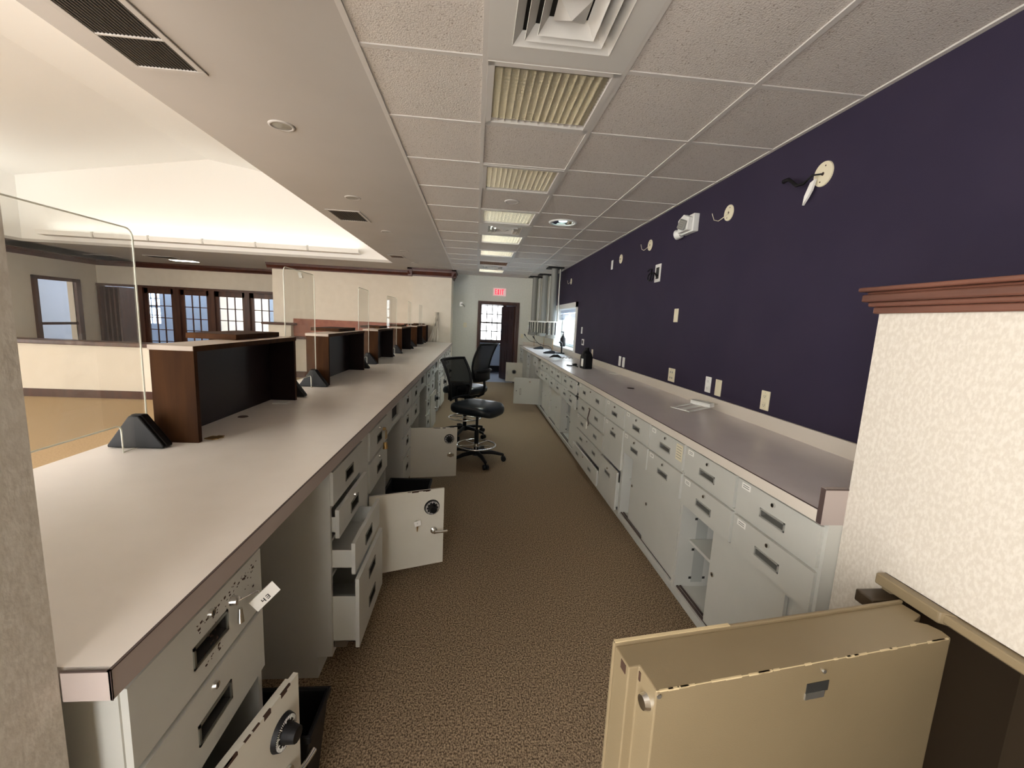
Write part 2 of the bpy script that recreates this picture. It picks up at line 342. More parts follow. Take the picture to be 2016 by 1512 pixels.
# french doors
struct(MB().box(-10.0, -4.6, 12.24, 12.3, 2.0, 2.06).box(-9.98, -9.90, 12.24, 12.4, 0, 2.0).box(-9.06, -8.86, 12.24, 12.4, 0, 2.0).box(-8.10, -7.95, 12.24, 12.4, 0, 2.0).box(-7.2, -7.06, 12.24, 12.4, 0, 2.0).box(-6.28, -6.16, 12.24, 12.4, 0, 2.0).box(-5.40, -5.25, 12.24, 12.4, 0, 2.0), 'trim_10', 'mahog')
def french(name, x0, x1, cols=3, rows=5):
    o = MB(); y = 12.30; z0, z1 = .02, 2.0; s_ = .09
    o.box(x0, x0+s_, y, y+.04, z0, z1); o.box(x1-s_, x1, y, y+.04, z0, z1); o.box(x0, x1, y, y+.04, z0, z0+.25); o.box(x0, x1, y, y+.04, z1-.14, z1)
    for i in range(1, cols): x = x0+s_+(x1-x0-2*s_)*i/cols; o.box(x-.011, x+.011, y+.005, y+.035, z0, z1)
    for i in range(1, rows): z = z0+.25+(z1-.14-z0-.25)*i/rows; o.box(x0, x1, y+.005, y+.035, z-.011, z+.011)
    w = struct(o, name, 'mahog'); MB().box(x0+s_, x1-s_, y+.018, y+.022, z0+.25, z1-.14).build('door_pane', 'glass', w)
french('door_2', -8.86, -8.10); french('door_3', -7.95, -7.2); french('door_4', -7.06, -6.28); french('door_5', -6.16, -5.40)
dfold = MB()
for k in range(4): dfold.box(-9.88+.10*k, -9.84+.10*k, 12.32+.02*k, 13.0, .02, 1.99)
struct(dfold, 'door_6', 'mahog')
# offices behind (partial roof added to cut the daylight, strip left open)
of = MB(); of.box(-12.1, -3.0, 15.4, 15.5, 0, .9); of.box(-12.1, -3.0, 15.4, 15.5, 2.1, 2.9); of.box(-12.1, -3.0, 12.42, 14.7, 2.9, 3.0)
for x, x9 in ((-12.1, -11.1), (-10.6, -3)): of.box(x, x9, 15.4, 15.5, .9, 2.1)
struct(of, 'wall_office_back', 'office')
struct(MB().box(-13, -3.0, 12.42, 15.5, -.06, 0), 'floor_office', 'grey_carpet')
for n_, x, w9 in ((3, -11.1, .5),): window('window_%d' % n_, x, x+w9, .9, 2.1, 15.42, 3, 4, 'office', .04, .03)
struct(MB().box(-7.15, -7.09, 12.5, 15.4, 0, 2.6), 'wall_office_divide', 'cream')
# drive-up window
wc = MB(); X = 1.766
wc.box(X-.02, X, 7.30, 7.40, 1.075, 1.96); wc.box(X-.02, X, 9.35, 9.45, 1.075, 1.96); wc.box(X-.02, X, 7.30, 9.45, 1.87, 1.96)
wc.box(X, 1.95, 7.40, 7.415, 1.1, 1.87); wc.box(X, 1.95, 9.335, 9.35, 1.1, 1.87); wc.box(X, 1.95, 7.415, 9.335, 1.86, 1.87); wc.box(X-.03, 1.97, 7.40, 9.35, 1.085, 1.11)
struct(wc, 'trim_11', 'white_pl')
dw = MB(); dw.box(1.93, 1.97, 7.415, 7.45, 1.1, 1.87); dw.box(1.93, 1.97, 8.0, 8.06, 1.1, 1.87); dw.box(1.93, 1.97, 9.3, 9.35, 1.1, 1.87); dw.box(1.93, 1.97, 7.4, 9.35, 1.1, 1.14); dw.box(1.93, 1.97, 7.4, 9.35, 1.83, 1.87)
w_ = struct(dw, 'window_7', 'satin'); MB().box(1.948, 1.952, 7.45, 9.3, 1.14, 1.83).build('window_pane', 'glass', w_)
bl = thing('window_blind', 'blue grey raised blind at the top of the drive-up window', 'blind', (1.90, 8.37, 1.66))
MB().box(-.02, .02, -.95, .95, .14, .20).build('head_rail', 'pale_bl', bl)
o = MB()
for k in range(6): o.box(-.025, .025, -.94, .94, .02*k, .02*k+.012)
o.build('gathered_slats', 'pale_bl', bl)
struct(MB().box(1.95, 14, 2, 16, -.08, -.02), 'floor_outside', 'asph')
struct(MB().box(1.97, 2.9, 6.6, 10.6, .0, 1.16), 'wall_outside_low', 'pale_bl')
# ================================================================ counters
ct = MB(); ct.box(-1.39, -.520, .607, 9.897, .967, 1.015); ct.box(-1.39, -1.32, .62, 9.897, 0, .967, 1)
o = ct.build('teller_counter', ['lam', 'cream']); tag(o, 'long beige laminate teller worktop running down the left side', 'counter')
e = MB(); e.box(-.5205, -.5175, .597, 9.9, .966, 1.0145); e.box(-.585, -.5175, .597, .600, .966, 1.0145)
e2 = e.build('edge_band', 'fascia', o)
sm_ = MB(); sm_.box(-.5215, -.5170, .5965, 9.9, 1.0135, 1.0155); sm_.box(-.585, -.5170, .5965, .6, 1.0135, 1.0155); sm_.box(-.5172, -.5166, .5963, .5975, .966, 1.015)
sm_.build('edge_seam', 'seam', o)
ctr = MB(); ctr.box(1.135, 1.764, 1.205, 10.698, .955, .995)
o = ctr.build('back_counter', 'lamr'); tag(o, 'long mauve grey laminate worktop along the purple wall', 'counter')
MB().box(1.132, 1.1355, 1.19, 10.7, .952, .9945).build('edge_band', 'fascr', o)
MB().box(1.1315, 1.1365, 1.205, 10.7, .9935, .9958).box(1.1315, 1.764, 1.203, 1.206, .955, .9958).build('edge_seam', 'seam', o)
MB().box(1.748, 1.764, 1.2, 10.698, .995, 1.075).box(1.22, 1.764, 10.682, 10.698, .995, 1.075).build('backsplash', 'fascr', o)
MB().box(1.132, 1.215, 1.185, 1.205, .95, 1.072).build('end_splash', ['fascia'], o)
MB().box(1.1312, 1.1322, 1.186, 1.2045, .952, 1.071).box(1.132,1.215,1.184,1.186,1.068,1.072).build('edge_line', 'seam', o)

# ================================================================ cabinets
def pull_mesh(mb, cx, cz, w, h, y, cup=1, frm=0):
    t = .006
    mb.box(cx-w/2, cx+w/2, y-.003, y+.001, cz+h/2-t, cz+h/2, frm); mb.box(cx-w/2, cx+w/2, y-.003, y+.001, cz-h/2, cz-h/2+t, frm)
    mb.box(cx-w/2, cx-w/2+t, y-.003, y+.001, cz-h/2, cz+h/2, frm); mb.box(cx+w/2-t, cx+w/2, y-.003, y+.001, cz-h/2, cz+h/2, frm)
    a, b, c, d = cx-w/2+t, cx+w/2-t, cz-h/2+t, cz+h/2-t; q = y+.024
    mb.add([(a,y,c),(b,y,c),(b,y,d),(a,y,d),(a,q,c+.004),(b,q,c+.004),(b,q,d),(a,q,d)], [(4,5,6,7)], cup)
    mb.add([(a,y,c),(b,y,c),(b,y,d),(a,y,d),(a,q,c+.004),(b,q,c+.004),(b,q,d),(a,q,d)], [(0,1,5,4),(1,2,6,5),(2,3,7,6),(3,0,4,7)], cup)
def front_with_holes(mb, x0, x1, z0, z1, y0, y1, holes):
    # slab in vertical strips with rectangular pull openings
    xs_ = [x0]
    for (cx, cz, w, h) in sorted(holes):
        a, b = cx-w/2, cx+w/2
        mb.box(xs_[-1], a, y0, y1, z0, z1); mb.box(a, b, y0, y1, z0, cz-h/2); mb.box(a, b, y0, y1, cz+h/2, z1); xs_.append(b)
    mb.box(xs_[-1], x1, y0, y1, z0, z1)
def drawer(c, x0, x1, z0, z1, out=0, pulls=None, cupm='cup', pw=.13, ph=.034, pz=.46, lock=True, tagd=False, mat='steel', pm='pullr', box=True, lockx=None, keys=False, name='drawer'):
    g = .004; y = -out
    cxs = pulls if pulls is not None else [(x0+x1)/2]
    zz = pz if isinstance(pz, (list, tuple)) else [pz]
    h = [(cx, z0+(z1-z0)*zz[0], pw, ph) for cx in cxs]
    mb = MB()
    if len(zz) > 1:
        zm = z0+(z1-z0)*(zz[0]+zz[1])/2
        front_with_holes(mb, x0+g, x1-g, z0+g, zm, y-.012, y+.004, [(cxs[0], z0+(z1-z0)*zz[0], pw, ph)])
        front_with_holes(mb, x0+g, x1-g, zm, z1-g, y-.012, y+.004, [(cxs[0], z0+(z1-z0)*zz[1], pw, ph)])
        h = [(cxs[0], z0+(z1-z0)*q, pw, ph) for q in zz]
    else: front_with_holes(mb, x0+g, x1-g, z0+g, z1-g, y-.012, y+.004, h)
    if out > .015 and box:
        dpt = .38; zb = z1-.04 if z1-z0 < .25 else z1-.09
        mb.box(x0+.02, x0+.024, y+.004, y+dpt, z0+.02, zb, 1); mb.box(x1-.024, x1-.02, y+.004, y+dpt, z0+.02, zb, 1)
        mb.box(x0+.02, x1-.02, y+.004, y+dpt, z0+.02, z0+.024, 1); mb.box(x0+.02, x1-.02, y+dpt-.004, y+dpt, z0+.02, zb, 1)
        mb.box(x0+.016, x0+.026, y+.004, y+dpt, zb-.006, zb, 1)
    d = mb.build(name, [mat, 'rail'], c)
    for (cx, cz, w, hh) in h:
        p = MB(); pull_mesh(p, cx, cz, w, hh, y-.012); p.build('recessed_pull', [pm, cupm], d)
    if lock:
        lx = lockx if lockx is not None else (x0+x1)/2; lz = z1-.030 if z1-z0 < .3 else z1-.045
        lk = MB(); lk.cyl((lx, y-.012, lz), (lx, y-.020, lz), .0095, .008, 14); lk.box(lx-.0012, lx+.0012, y-.0206, y-.019, lz-.005, lz+.005, 1)
        lk.build('lock', ['chrome', 'black'], d)
    if tagd:
        s_ = tagd if isinstance(tagd, (int, float)) and tagd is not True else 1
        l = MB(); a = x0+.03; l.box(a, a+.055, y-.0128, y-.012, z1-.037, z1-.012); 
        for q in range(2): l.box(a+.008, a+.046, y-.0131, y-.0128, z1-.022-.008*q, z1-.0195-.008*q, 1)
        l.build('label', ['white', 'ink'], d)
    return d
def body(c, w, D, z1, cols=(), rows=(), mat='steel', zf=.10, opens=False, shelf=None, toe=True, depth_front=0):
    b = MB(); t = .018
    b.box(0, t, 0, D, zf, z1); b.box(w-t, w, 0, D, zf, z1); b.box(t, w-t, D-t, D, zf, z1, 1); b.box(t, w-t, 0, D, zf, zf+.025); b.box(t, w-t, 0, D, z1-.02, z1)
    for x, a, e_ in cols: b.box(x-.008, x+.008, 0, .03, a, e_)
    for z, a, e_ in rows: b.box(a+.001, e_-.001, 0.0005, .03, z-.006, z+.006)
    for (x0, x1, z) in (shelf or []): b.box(x0, x1, .06, D-.02, z-.008, z+.008)
    if toe: b.box(0, w, .06, D, 0, zf)
    return b.build('body', [mat, 'inner'], c)
def dial(parent, x, z, y=-.014, r=.046):
    k = MB(); k.cyl((x, y, z), (x, y-.012, z), r, r*.92, 32); k.cyl((x, y-.012, z), (x, y-.03, z), r*.55, r*.5, 24); k.cyl((x, y-.03, z), (x, y-.045, z), r*.5, r*.44, 12)
    for i in range(50):
        a = 2*math.pi*i/50; l = .18 if i % 5 else .28
        k.X = Matrix.Translation((x, y-.0124, z)) @ Matrix.Rotation(a, 4, 'Y'); k.box(-.0006 if i % 5 else -.0012, .0006 if i % 5 else .0012, -.0006, .0002, r*(.88-l), r*.88, 1)
    k.X = Matrix(); return k.build('combination_dial', ['black', 'white'], parent)
def door_geom(name, c, w, h, loc, ang, mat='door_paint', hs=1, chips=True):
    d = MB(); x0, x1 = (0, w) if hs > 0 else (-w, 0)
    d.box(x0, x1, -.014, 0, 0, h); d.box(x0+.012, x1-.012, 0, .016, .012, h-.012)
    if chips:
        e_ = x1 if hs > 0 else x0; rr = random.Random(len(name)+int(w*1000)+int(ang*100))
        for q in range(7): a = e_-hs*(.02+rr.random()*w*.5); d.box(a, a-hs*(.01+.04*rr.random()), -.0145, -.010, h-.002-.012*rr.random()**2, h+.0006, 1)
    o = d.build(name, [mat, 'brown_st'], c); o.location = loc; o.rotation_euler = (0, 0, ang); return o
def safe_door(c, x, z0, z1, w, ang, keys=False, lever=True):
    o = door_geom('safe_door', c, w, z1-z0, (x, -.004, z0), -ang)
    dz = z1-z0
    dial(o, w*.83, dz*.77)
    hb = MB(); hz = dz*.46; hx = w*.86
    hb.cyl((hx, -.014, hz), (hx, -.022, hz), .022, .02, 16)
    if lever: hb.cyl((hx, -.02, hz), (hx, -.045, hz), .012, .011, 12); hb.tube([(hx, -.042, hz), (hx+.03, -.045, hz-.002), (hx+.075, -.045, hz-.004)], [.010, .007, .009], 8)
    else: hb.cyl((hx, -.02, hz), (hx, -.05, hz), .015, .02, 12); hb.box(hx-.03, hx+.03, -.05, -.04, hz-.012, hz+.012)
    hb.build('handle', 'chrome', o)
    for zz in (.05, dz-.09): MB().cyl((0, -.004, zz), (0, -.004, zz+.05), .006, n=10).build('hinge', 'satin', o)
    if keys:
        kk = MB(); kx = w*.62; kz = dz*.60
        kk.cyl((kx, -.014, kz), (kx, -.02, kz), .010, n=12); kk.box(kx-.002, kx+.002, -.036, -.02, kz-.004, kz+.004)
        kk.prism([(kx-.02, kz+.012), (kx+.018, kz+.018), (kx+.022, kz-.012), (kx-.012, kz-.02)], -.036, -.034, 'y', 1); kk.prism([(kx-.004, kz-.02), (kx+.006, kz-.02), (kx+.004, kz-.05), (kx-.002, kz-.05)], -.034, -.032, 'y', 2)
        kk.build('key', ['chrome', 'white', 'brass'], o)
    return o

# ---- left run (front plane x=-.560, local x = world +Y)
LG = 'steel pedestals under the teller worktop'
def LC(y, label, name='cash_pedestal', cat='cabinet'): return thing(name, label, cat, (-.560, y, 0), R(90), LG)
PL = dict(pw=.12, ph=.05, pz=.46, mat='steelL', pm='pull')
D = .62; LT = .962
# pedestal A, nearest camera
c = LC(.655, 'grey steel cash pedestal nearest the camera, its lower safe door ajar')
body(c, .44, D, LT, rows=[(.758, 0, .44), (.572, 0, .44)], mat='steelL')
d = drawer(c, .0, .44, .762, .93, **PL)
kk = MB(); kx, kz = .30, .872
kk.cyl((kx, -.012, kz), (kx, -.026, kz), .013, .010, 14); kk.cyl((kx, -.03, kz-.02), (kx, -.03, kz-.055), .005, .008, 8); kk.ring((0, 0, 0), 0, 0, 3) if False else None
kk.tube([(kx, -.028, kz), (kx+.01, -.045, kz+.006), (kx+.03, -.05, kz+.002), (kx+.045, -.05, kz-.008)], .002, 6)
kk.build('key', 'chrome', d)
tg = MB(); tg.X = Matrix.Translation((kx+.065, -.055, kz-.035)) @ Matrix.Rotation(R(-42), 4, 'Z') @ Matrix.Rotation(R(-30), 4, 'Y')
tg.box(-.032, .032, -.0012, .0012, -.019, .019)
seg = {'4': 'bcfg', '3': 'abcdg'}
def digit(mb, ch, x, z, w, h, y, m=0):
    t = h*.16; S_ = seg[ch]
    if 'a' in S_: mb.box(x, x+w, y, y+.0004, z+h-t, z+h, m)
    if 'g' in S_: mb.box(x, x+w, y, y+.0004, z+h/2-t/2, z+h/2+t/2, m)
    if 'd' in S_: mb.box(x, x+w, y, y+.0004, z, z+t, m)
    if 'b' in S_: mb.box(x+w-t, x+w, y, y+.0004, z+h/2, z+h, m)
    if 'c' in S_: mb.box(x+w-t, x+w, y, y+.0004, z, z+h/2, m)
    if 'f' in S_: mb.box(x, x+t, y, y+.0004, z+h/2, z+h, m)
digit(tg, '4', -.012, -.012, .008, .013, -.0018, 1); digit(tg, '3', 0, -.012, .008, .013, -.0018, 1)
tg.build('key_tag', ['white', 'ink'], d)
wr = MB(); rr = random.Random(3)
for q in range(110):
    a = rr.random(); x = .16+.24*a+.02*rr.random(); z = .905-.02*rr.random()*(1 if q % 3 else 3.3) if q < 74 else .785+.045*rr.random(); x = x if q < 74 else .19+.07*rr.random()
    s_ = .001+.0038*rr.random()**2; wr.box(x, x+s_*1.6, -.0126, -.012, z, z+s_)
wr.build('chipped_paint', 'brown_st', d)['kind'] = 'stuff'
drawer(c, .0, .44, .576, .755, **PL)
safe_door(c, .008, .095, .566, .425, R(12))
# knee space between pedestals: bin
def bin_(loc, label, w=.26, dd=.36, h=.34):
    b = MB(); t = .012; a = .03
    def ringp(z, o_, i_): return [(-w/2+o_, -dd/2+o_, z), (w/2-o_, -dd/2+o_, z), (w/2-o_, dd/2-o_, z), (-w/2+o_, dd/2-o_, z)]
    V = ringp(0, a, 0)+ringp(h, 0, 0)+ringp(h, .008, 0)+ringp(.008, a+.006, 0)
    b.add(V, [(3,2,1,0)]+[(i, (i+1) % 4, 4+(i+1) % 4, 4+i) for i in range(4)]+[(4+i, 4+(i+1) % 4, 8+(i+1) % 4, 8+i) for i in range(4)]+[(8+i, 8+(i+1) % 4, 12+(i+1) % 4, 12+i) for i in range(4)]+[(12, 13, 14, 15)])
    r_ = thing('waste_bin', label, 'bin', loc)
    b.build('bin_body', 'black', r_, bevel=.012); rm = MB()
    for (x0, x1, y0, y1) in ((-w/2-.006, w/2+.006, -dd/2-.006, -dd/2+.004), (-w/2-.006, w/2+.006, dd/2-.004, dd/2+.006), (-w/2-.006, -w/2+.004, -dd/2, dd/2), (w/2-.004, w/2+.006, -dd/2, dd/2)): rm.box(x0, x1, y0, y1, h-.018, h+.004)
    rm.build('rim', 'black', r_, bevel=.003); return r_
bin_((-.582, 1.205, 0), 'black plastic waste bin in the knee space nearest the camera', .27, .17, .31)
bin_((-.44, 2.95, 0), 'black plastic waste bin behind the wide open safe door', .30, .26, .35)
# pedestal B (open drawers)
c = LC(1.665, 'grey steel pedestal with its three lower drawers pulled open')
body(c, .455, D, LT, rows=[(.768, 0, .455), (.622, 0, .455), (.465, 0, .455)], mat='steelL')
drawer(c, 0, .455, .775, .925, lock=False, **PL)
drawer(c, 0, .455, .635, .765, out=.022, **PL)
drawer(c, 0, .455, .475, .62, out=.085, lock=False, **PL)
P2 = dict(PL); P2['pz'] = (.30, .74); drawer(c, 0, .455, .135, .46, out=.100, lock=False, **P2)
MB().box(.03, .08, -.05, -.0, .12, .155).build('runner_end', 'satin', c)
MB().box(.455, .60, 0, .03, .10, LT).build('filler_panel', 'steelL', c)
# pedestal C with wide-open safe door
c = LC(2.266, 'grey steel pedestal with cream safe door swung out across the aisle')
body(c, .465, D, LT, rows=[(.752, 0, .465), (.566, 0, .465)], mat='steelL', shelf=[(.02, .445, .33)])
drawer(c, 0, .465, .757, .925, keys=True, **PL); drawer(c, 0, .465, .572, .748, **PL)
safe_door(c, .008, .09, .56, .425, R(71), keys=True)
kk = MB(); kk.cyl((.33, -.012, .86), (.33, -.03, .86), .010, n=10); kk.box(.31, .35, -.034, -.03, .80, .85); kk.cyl((.31, -.03, .78), (.30, -.034, .74), .012, .016, 10); kk.build('hanging_keys', 'brass', c)
def apron(c, x0, x1, hole=True):
    a = MB()
    if hole: front_with_holes(a, x0, x1, .79, .935, .0, .016, [((x0+x1)/2+.03, .865, (x1-x0)*.42, .09)])
    else: a.box(x0, x1, 0, .016, .79, .935)
    a.box(x0, x1, -.004, .016, .775, .79); a.box(x0, x1, .0, .45, .935, .955)
    a.build('apron', 'steelL', c)
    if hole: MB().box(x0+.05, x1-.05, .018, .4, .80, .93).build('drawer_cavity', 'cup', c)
stations = [2.731, 4.36, 5.99, 7.62]
lab = ['second from camera', 'third from camera', 'fourth from camera', 'fifth and farthest full']
for n_, b_ in enumerate(stations):
    k = thing('knee_space_apron', 'grey steel apron panel with open slot, %s teller knee space' % lab[n_], 'drawer panel', (-.560, b_, 0), R(90), 'apron panels over the knee spaces'); apron(k, .006, .615)
    c = LC(b_+.62, 'narrow four drawer grey steel pedestal of the %s teller station' % lab[n_])
    body(c, .42, D, LT, rows=[(.765, 0, .42), (.585, 0, .42), (.40, 0, .42)], mat='steelL')
    for a, e_ in ((.77, .925), (.59, .76), (.405, .58), (.13, .395)): drawer(c, 0, .42, a, e_, **dict(PL, pw=.10, ph=.045, pz=.55))
    c = LC(b_+1.045, 'safe pedestal of the %s teller station, cream door %s' % (lab[n_], 'opened into the aisle' if n_ == 0 else 'shut'))
    body(c, .575, D, LT, rows=[(.752, 0, .575), (.566, 0, .575)], mat='steelL')
    drawer(c, 0, .575, .757, .925, **dict(PL, pw=.10)); drawer(c, 0, .575, .572, .748, **dict(PL, pw=.10))
    safe_door(c, .008, .09, .56, .425 if n_ == 0 else .55, R(81) if n_ == 0 else R(2), lever=n_ != 0)
c = LC(9.25, 'grey steel drawer pedestal at the far end of the teller worktop')
body(c, .60, D, LT, rows=[(.765, 0, .6), (.585, 0, .6)], mat='steelL')
for a, e_ in ((.77, .925), (.59, .76), (.13, .58)): drawer(c, 0, .6, a, e_, **PL)

# ---- right run (front plane x=1.163, local x = world -Y toward the camera)
RG = 'steel cabinet units under the back worktop'
def RC(yfar, label, name='drawer_cabinet'): return thing(name, label, 'cabinet', (1.163, yfar, 0), R(-90), RG)
RT = .950; RD = .58; PR = dict(pw=.135, ph=.036, pz=.43, cupm='cupr')
def two_by_two(yfar, label, w=.915, openx=None, doors=(), out2=0, tags=True, note=False, shelf=True):
    c = RC(yfar, label); h = w/2
    body(c, w, RD, RT, cols=[(h, .61, .95)], rows=[(.781, 0, w), (.618, 0, w)], shelf=[(.02, w-.02, .40)] if shelf else None)
    for i in range(2):
        for a, e_ in ((.787, .941), (.625, .777)):
            drawer(c, i*h+.006, (i+1)*h-.006, a, e_, out=out2 if i == 1 else 0, tagd=tags, **PR)
    for k, (x0, x1, yy) in enumerate(doors):
        d = MB(); d.box(x0, x1, yy, yy+.014, .128, .612); o = d.build('sliding_door', 'steel', c)
        lk = MB(); xx = x0+.03 if k % 2 else x1-.03; xx = x0+.035; lk.cyl((xx, yy, .40), (xx, yy-.006, .40), .011, n=14); lk.cyl((xx, yy-.006, .40), (xx, yy-.007, .40), .005, n=10, m=1); lk.build('finger_lock', ['chrome', 'black'], o)
    MB().box(.02, w-.02, .012, .022, .125, .133).box(.02, w-.02, .032, .040, .125, .133).build('door_track', 'seam', c)
    hs = MB(); hs.box(.018, .0183, .094, .16, .15, .56, 1)
    for zz in (.17, .34, .52):
        for yy in (.08, .16): hs.box(.018, .0186, yy, yy+.015, zz, zz+.014)
    hs.build('slotted_strip', ['cup', 'inner'], c)
    return c
c = two_by_two(2.105, 'light grey four drawer cupboard nearest the tan safe, left sliding door pushed open', doors=[(.30, .775, .012), (.70, .895, .032)])
MB().box(.915, .918, 0, .05, .0, RT).build('end_stile', 'steel', c)
MB().cyl((.22, .20, .1255), (.22, .20, .1262), .022, n=20).build('cable_hole', 'cup', c)
c = two_by_two(3.025, 'light grey four drawer cupboard with yellow note on its upper drawer', doors=[(.12, .50, .032), (.43, .90, .012)])
nn = MB(); nn.box(.825, .895, -.0135, -.012, .835, .925)
for q in range(5): nn.box(.832, .886, -.0139, -.0135, .848+.015*q, .852+.015*q, 1)
nn.build('yellow_note', ['cream_pl', 'lens'], c)
# file unit
c = RC(3.495, 'light grey narrow three drawer file cabinet, bottom drawer slightly open')
body(c, .465, RD, RT, rows=[(.781, 0, .465), (.445, 0, .465)])
drawer(c, .006, .459, .787, .941, tagd=True, **PR); drawer(c, .006, .459, .452, .777, tagd=True, **dict(PR, pz=.72)); drawer(c, .006, .459, .13, .44, out=.02, **dict(PR, pz=.72))
# wide five drawer plan chest
c = RC(4.47, 'light grey wide five drawer chest, every drawer with two pulls, bottom one ajar')
body(c, .965, RD, RT, rows=[(.781, 0, .965), (.612, 0, .965), (.445, 0, .965), (.285, 0, .965)])
for i, (a, e_) in enumerate(((.787, .941), (.617, .777), (.45, .607), (.29, .44), (.13, .28))):
    drawer(c, .006, .959, a, e_, out=.03 if i == 4 else 0, pulls=[.24, .72], lockx=.48, tagd=i % 2 == 0, **dict(PR, pw=.11, pz=.5))
tk = MB(); tk.tube([(.52, -.02, .75), (.54, -.035, .70), (.53, -.04, .66), (.55, -.03, .60)], .006, 6); tk.prism([(.515, .62), (.55, .63), (.56, .56), (.52, .55)], -.05, -.046, 'y', 1)
tk.build('key_strap', ['seam', 'white'], c)
two_by_two(5.39, 'light grey four drawer cupboard beyond the wide chest, two drawers pulled forward', doors=[(.50, .90, .012)], out2=.028, tags=False)
two_by_two(6.31, 'light grey four drawer cupboard with narrow gap between sliding doors', doors=[(.0+.02, .47, .032), (.54, .90, .012)], tags=False)
two_by_two(7.23, 'light grey four drawer cupboard ahead of the hinged open door', doors=[(.10, .44, .032), (.52, .895, .012)], tags=False)
# unit with hinged open door B
c = RC(8.05, 'light grey cabinet with plain hinged door standing open in the aisle')
body(c, .80, RD, RT, cols=[(.20, .1, .95)], rows=[(.77, .2, .8), (.618, .2, .8)])
drawer(c, .0, .19, .787, .941, out=0, pulls=[.095], lock=False, **dict(PR, pw=.08))
drawer(c, .21, .79, .777, .94, out=.045, lock=False, **PR); drawer(c, .21, .79, .625, .767, lock=False, **PR)
o = door_geom('hinged_door', c, .445, .465, (.78, -.004, .13), R(84), 'steel', -1, False)
p = MB(); pull_mesh(p, -.33, .22, .03, .11, -.014); p.build('recessed_pull', ['pull', 'cup'], o)
p = MB(); p.cyl((-.17, -.014, .40), (-.17, -.022, .40), .014, n=12); p.cyl((-.40, -.014, .23), (-.40, -.018, .23), .008, n=10, m=1); p.build('lock', ['chrome', 'black'], o)
c = RC(9.12, 'light grey two drawer pedestal between the far knee spaces')
body(c, .50, RD, RT, rows=[(.78, 0, .5), (.60, 0, .5)])
for a, e_ in ((.787, .941), (.61, .777), (.13, .595)): drawer(c, .006, .494, a, e_, lock=False, **PR)
c = RC(10.68, 'light grey steel safe cabinet at the far end, dial door swung open')
body(c, .73, RD, RT, rows=[(.78, 0, .73), (.60, 0, .73)])
for a, e_ in ((.787, .941), (.61, .777)): drawer(c, .006, .724, a, e_, lock=False, **PR)
o = door_geom('safe_door', c, .40, .46, (.72, -.004, .14), R(80), 'door_paint', -1, False)
dial(o, -.20, .24, r=.05)
p = MB(); p.cyl((-.36, -.014, .2), (-.36, -.05, .2), .012, n=10); p.cyl((-.36, -.045, .15), (-.36, -.045, .25), .008, n=8); p.build('handle', 'satin', o)

# ================================================================ dark wood privacy hoods on the teller counter
def hood(y0, y1, label):
    L_ = y1-y0; t = thing('privacy_hood', label, 'counter divider', (-1.16, y0, 1.0162), 0, 'dark wood hoods along the teller worktop')
    for a, q in ((0, .02), (L_-.02, -.002)): MB().box(-.08, .08, a, a+.02, 0, .365).box(-.078, .0795, a+q, a+q+.002, 0, .364, 1).build('end_panel', ['boxwood', 'boxdark'], t)  # thin liners on the inner faces, near black for the shade inside
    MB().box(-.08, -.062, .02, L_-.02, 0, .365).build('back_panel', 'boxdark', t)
    MB().box(-.085, .083, -.003, L_+.003, .365, .385).build('top_panel', ['boxtop'], t, bevel=.002)
    MB().box(.080, .0835, -.003, L_+.003, .363, .3845).build('top_edge', 'boxwood', t)
    MB().box(-.22, .01, L_*.46, L_-.05, .386, .412).build('customer_ledge', 'boxwood', t, bevel=.002)
    return t
HY = [(1.723, 2.656), (3.235, 4.25), (4.84, 5.72), (6.39, 7.29), (8.02, 8.85), (9.45, 9.86)]
HL = ['nearest the camera, large in front', 'second from the camera', 'third from the camera', 'fourth from the camera', 'fifth from the camera', 'last, against the cream pillar']
for (a, b), l in zip(HY, HL): hood(a, b, 'open fronted dark wooden hood on the teller worktop, ' + l)
# sneeze guards
def guard(y0, y1, x, ztop, label, notch=None, lean=0, rz=0):
    t = thing('sneeze_guard', label, 'sneeze guard', (x, (y0+y1)/2, 1.0185), rz, 'clear acrylic guards between the wooden hoods')
    w = (y1-y0)/2; r = .03; th = .0028
    pts = [(-w, 0)]
    def arc(cy, cz, a0, a1, rr=r, n=5): return [(cy+rr*math.cos(R(a0+(a1-a0)*i/n)), cz+rr*math.sin(R(a0+(a1-a0)*i/n))) for i in range(n+1)]
    n0, n1, nh = notch if notch else (-w*.5, w*.6, .085)
    outline = [(-w, 0), (n0, 0)]+arc(n0+.02, nh-.02, 180, 90, .02)+arc(n1-.02, nh-.02, 90, 0, .02)+[(n1, 0), (w, 0)]+arc(w-r, ztop-r, 0, 90)+arc(-w+r, ztop-r, 90, 180)
    MB().prism(outline, -th, th, 'x').build('clear_sheet', 'acrylic', t)
    MB().tube([(0, a, b) for a, b in outline], th*1.05, 6, closed=True).build('polished_edge', 'acrylic_edge', t)
    for yy in (-w+.04, w-.04) if not notch else (w-.04,):
        f = MB(); f.prism([(-.10, 0), (.10, 0), (.10, .012), (.018, .125), (-.018, .125), (-.10, .012)], yy-.012, yy+.012, 'y')
        f.prism([(-.098, 0), (.098, 0), (.098, .010), (.017, .122), (-.017, .122), (-.098, .010)], yy-.025, yy+.025, 'y')
        f.build('foot', 'black', t, bevel=.004)
    return t
GLb = ['large clear acrylic guard beside the left wall, nearest the camera', 'clear acrylic guard between the first and second wooden hoods', 'clear acrylic guard between the second and third wooden hoods', 'clear acrylic guard between the third and fourth wooden hoods', 'clear acrylic guard between the fourth and fifth wooden hoods', 'clear acrylic guard just before the last wooden hood']
guard(.66, 1.70, -1.25, .80, GLb[0], notch=(-.45, .40, .10))
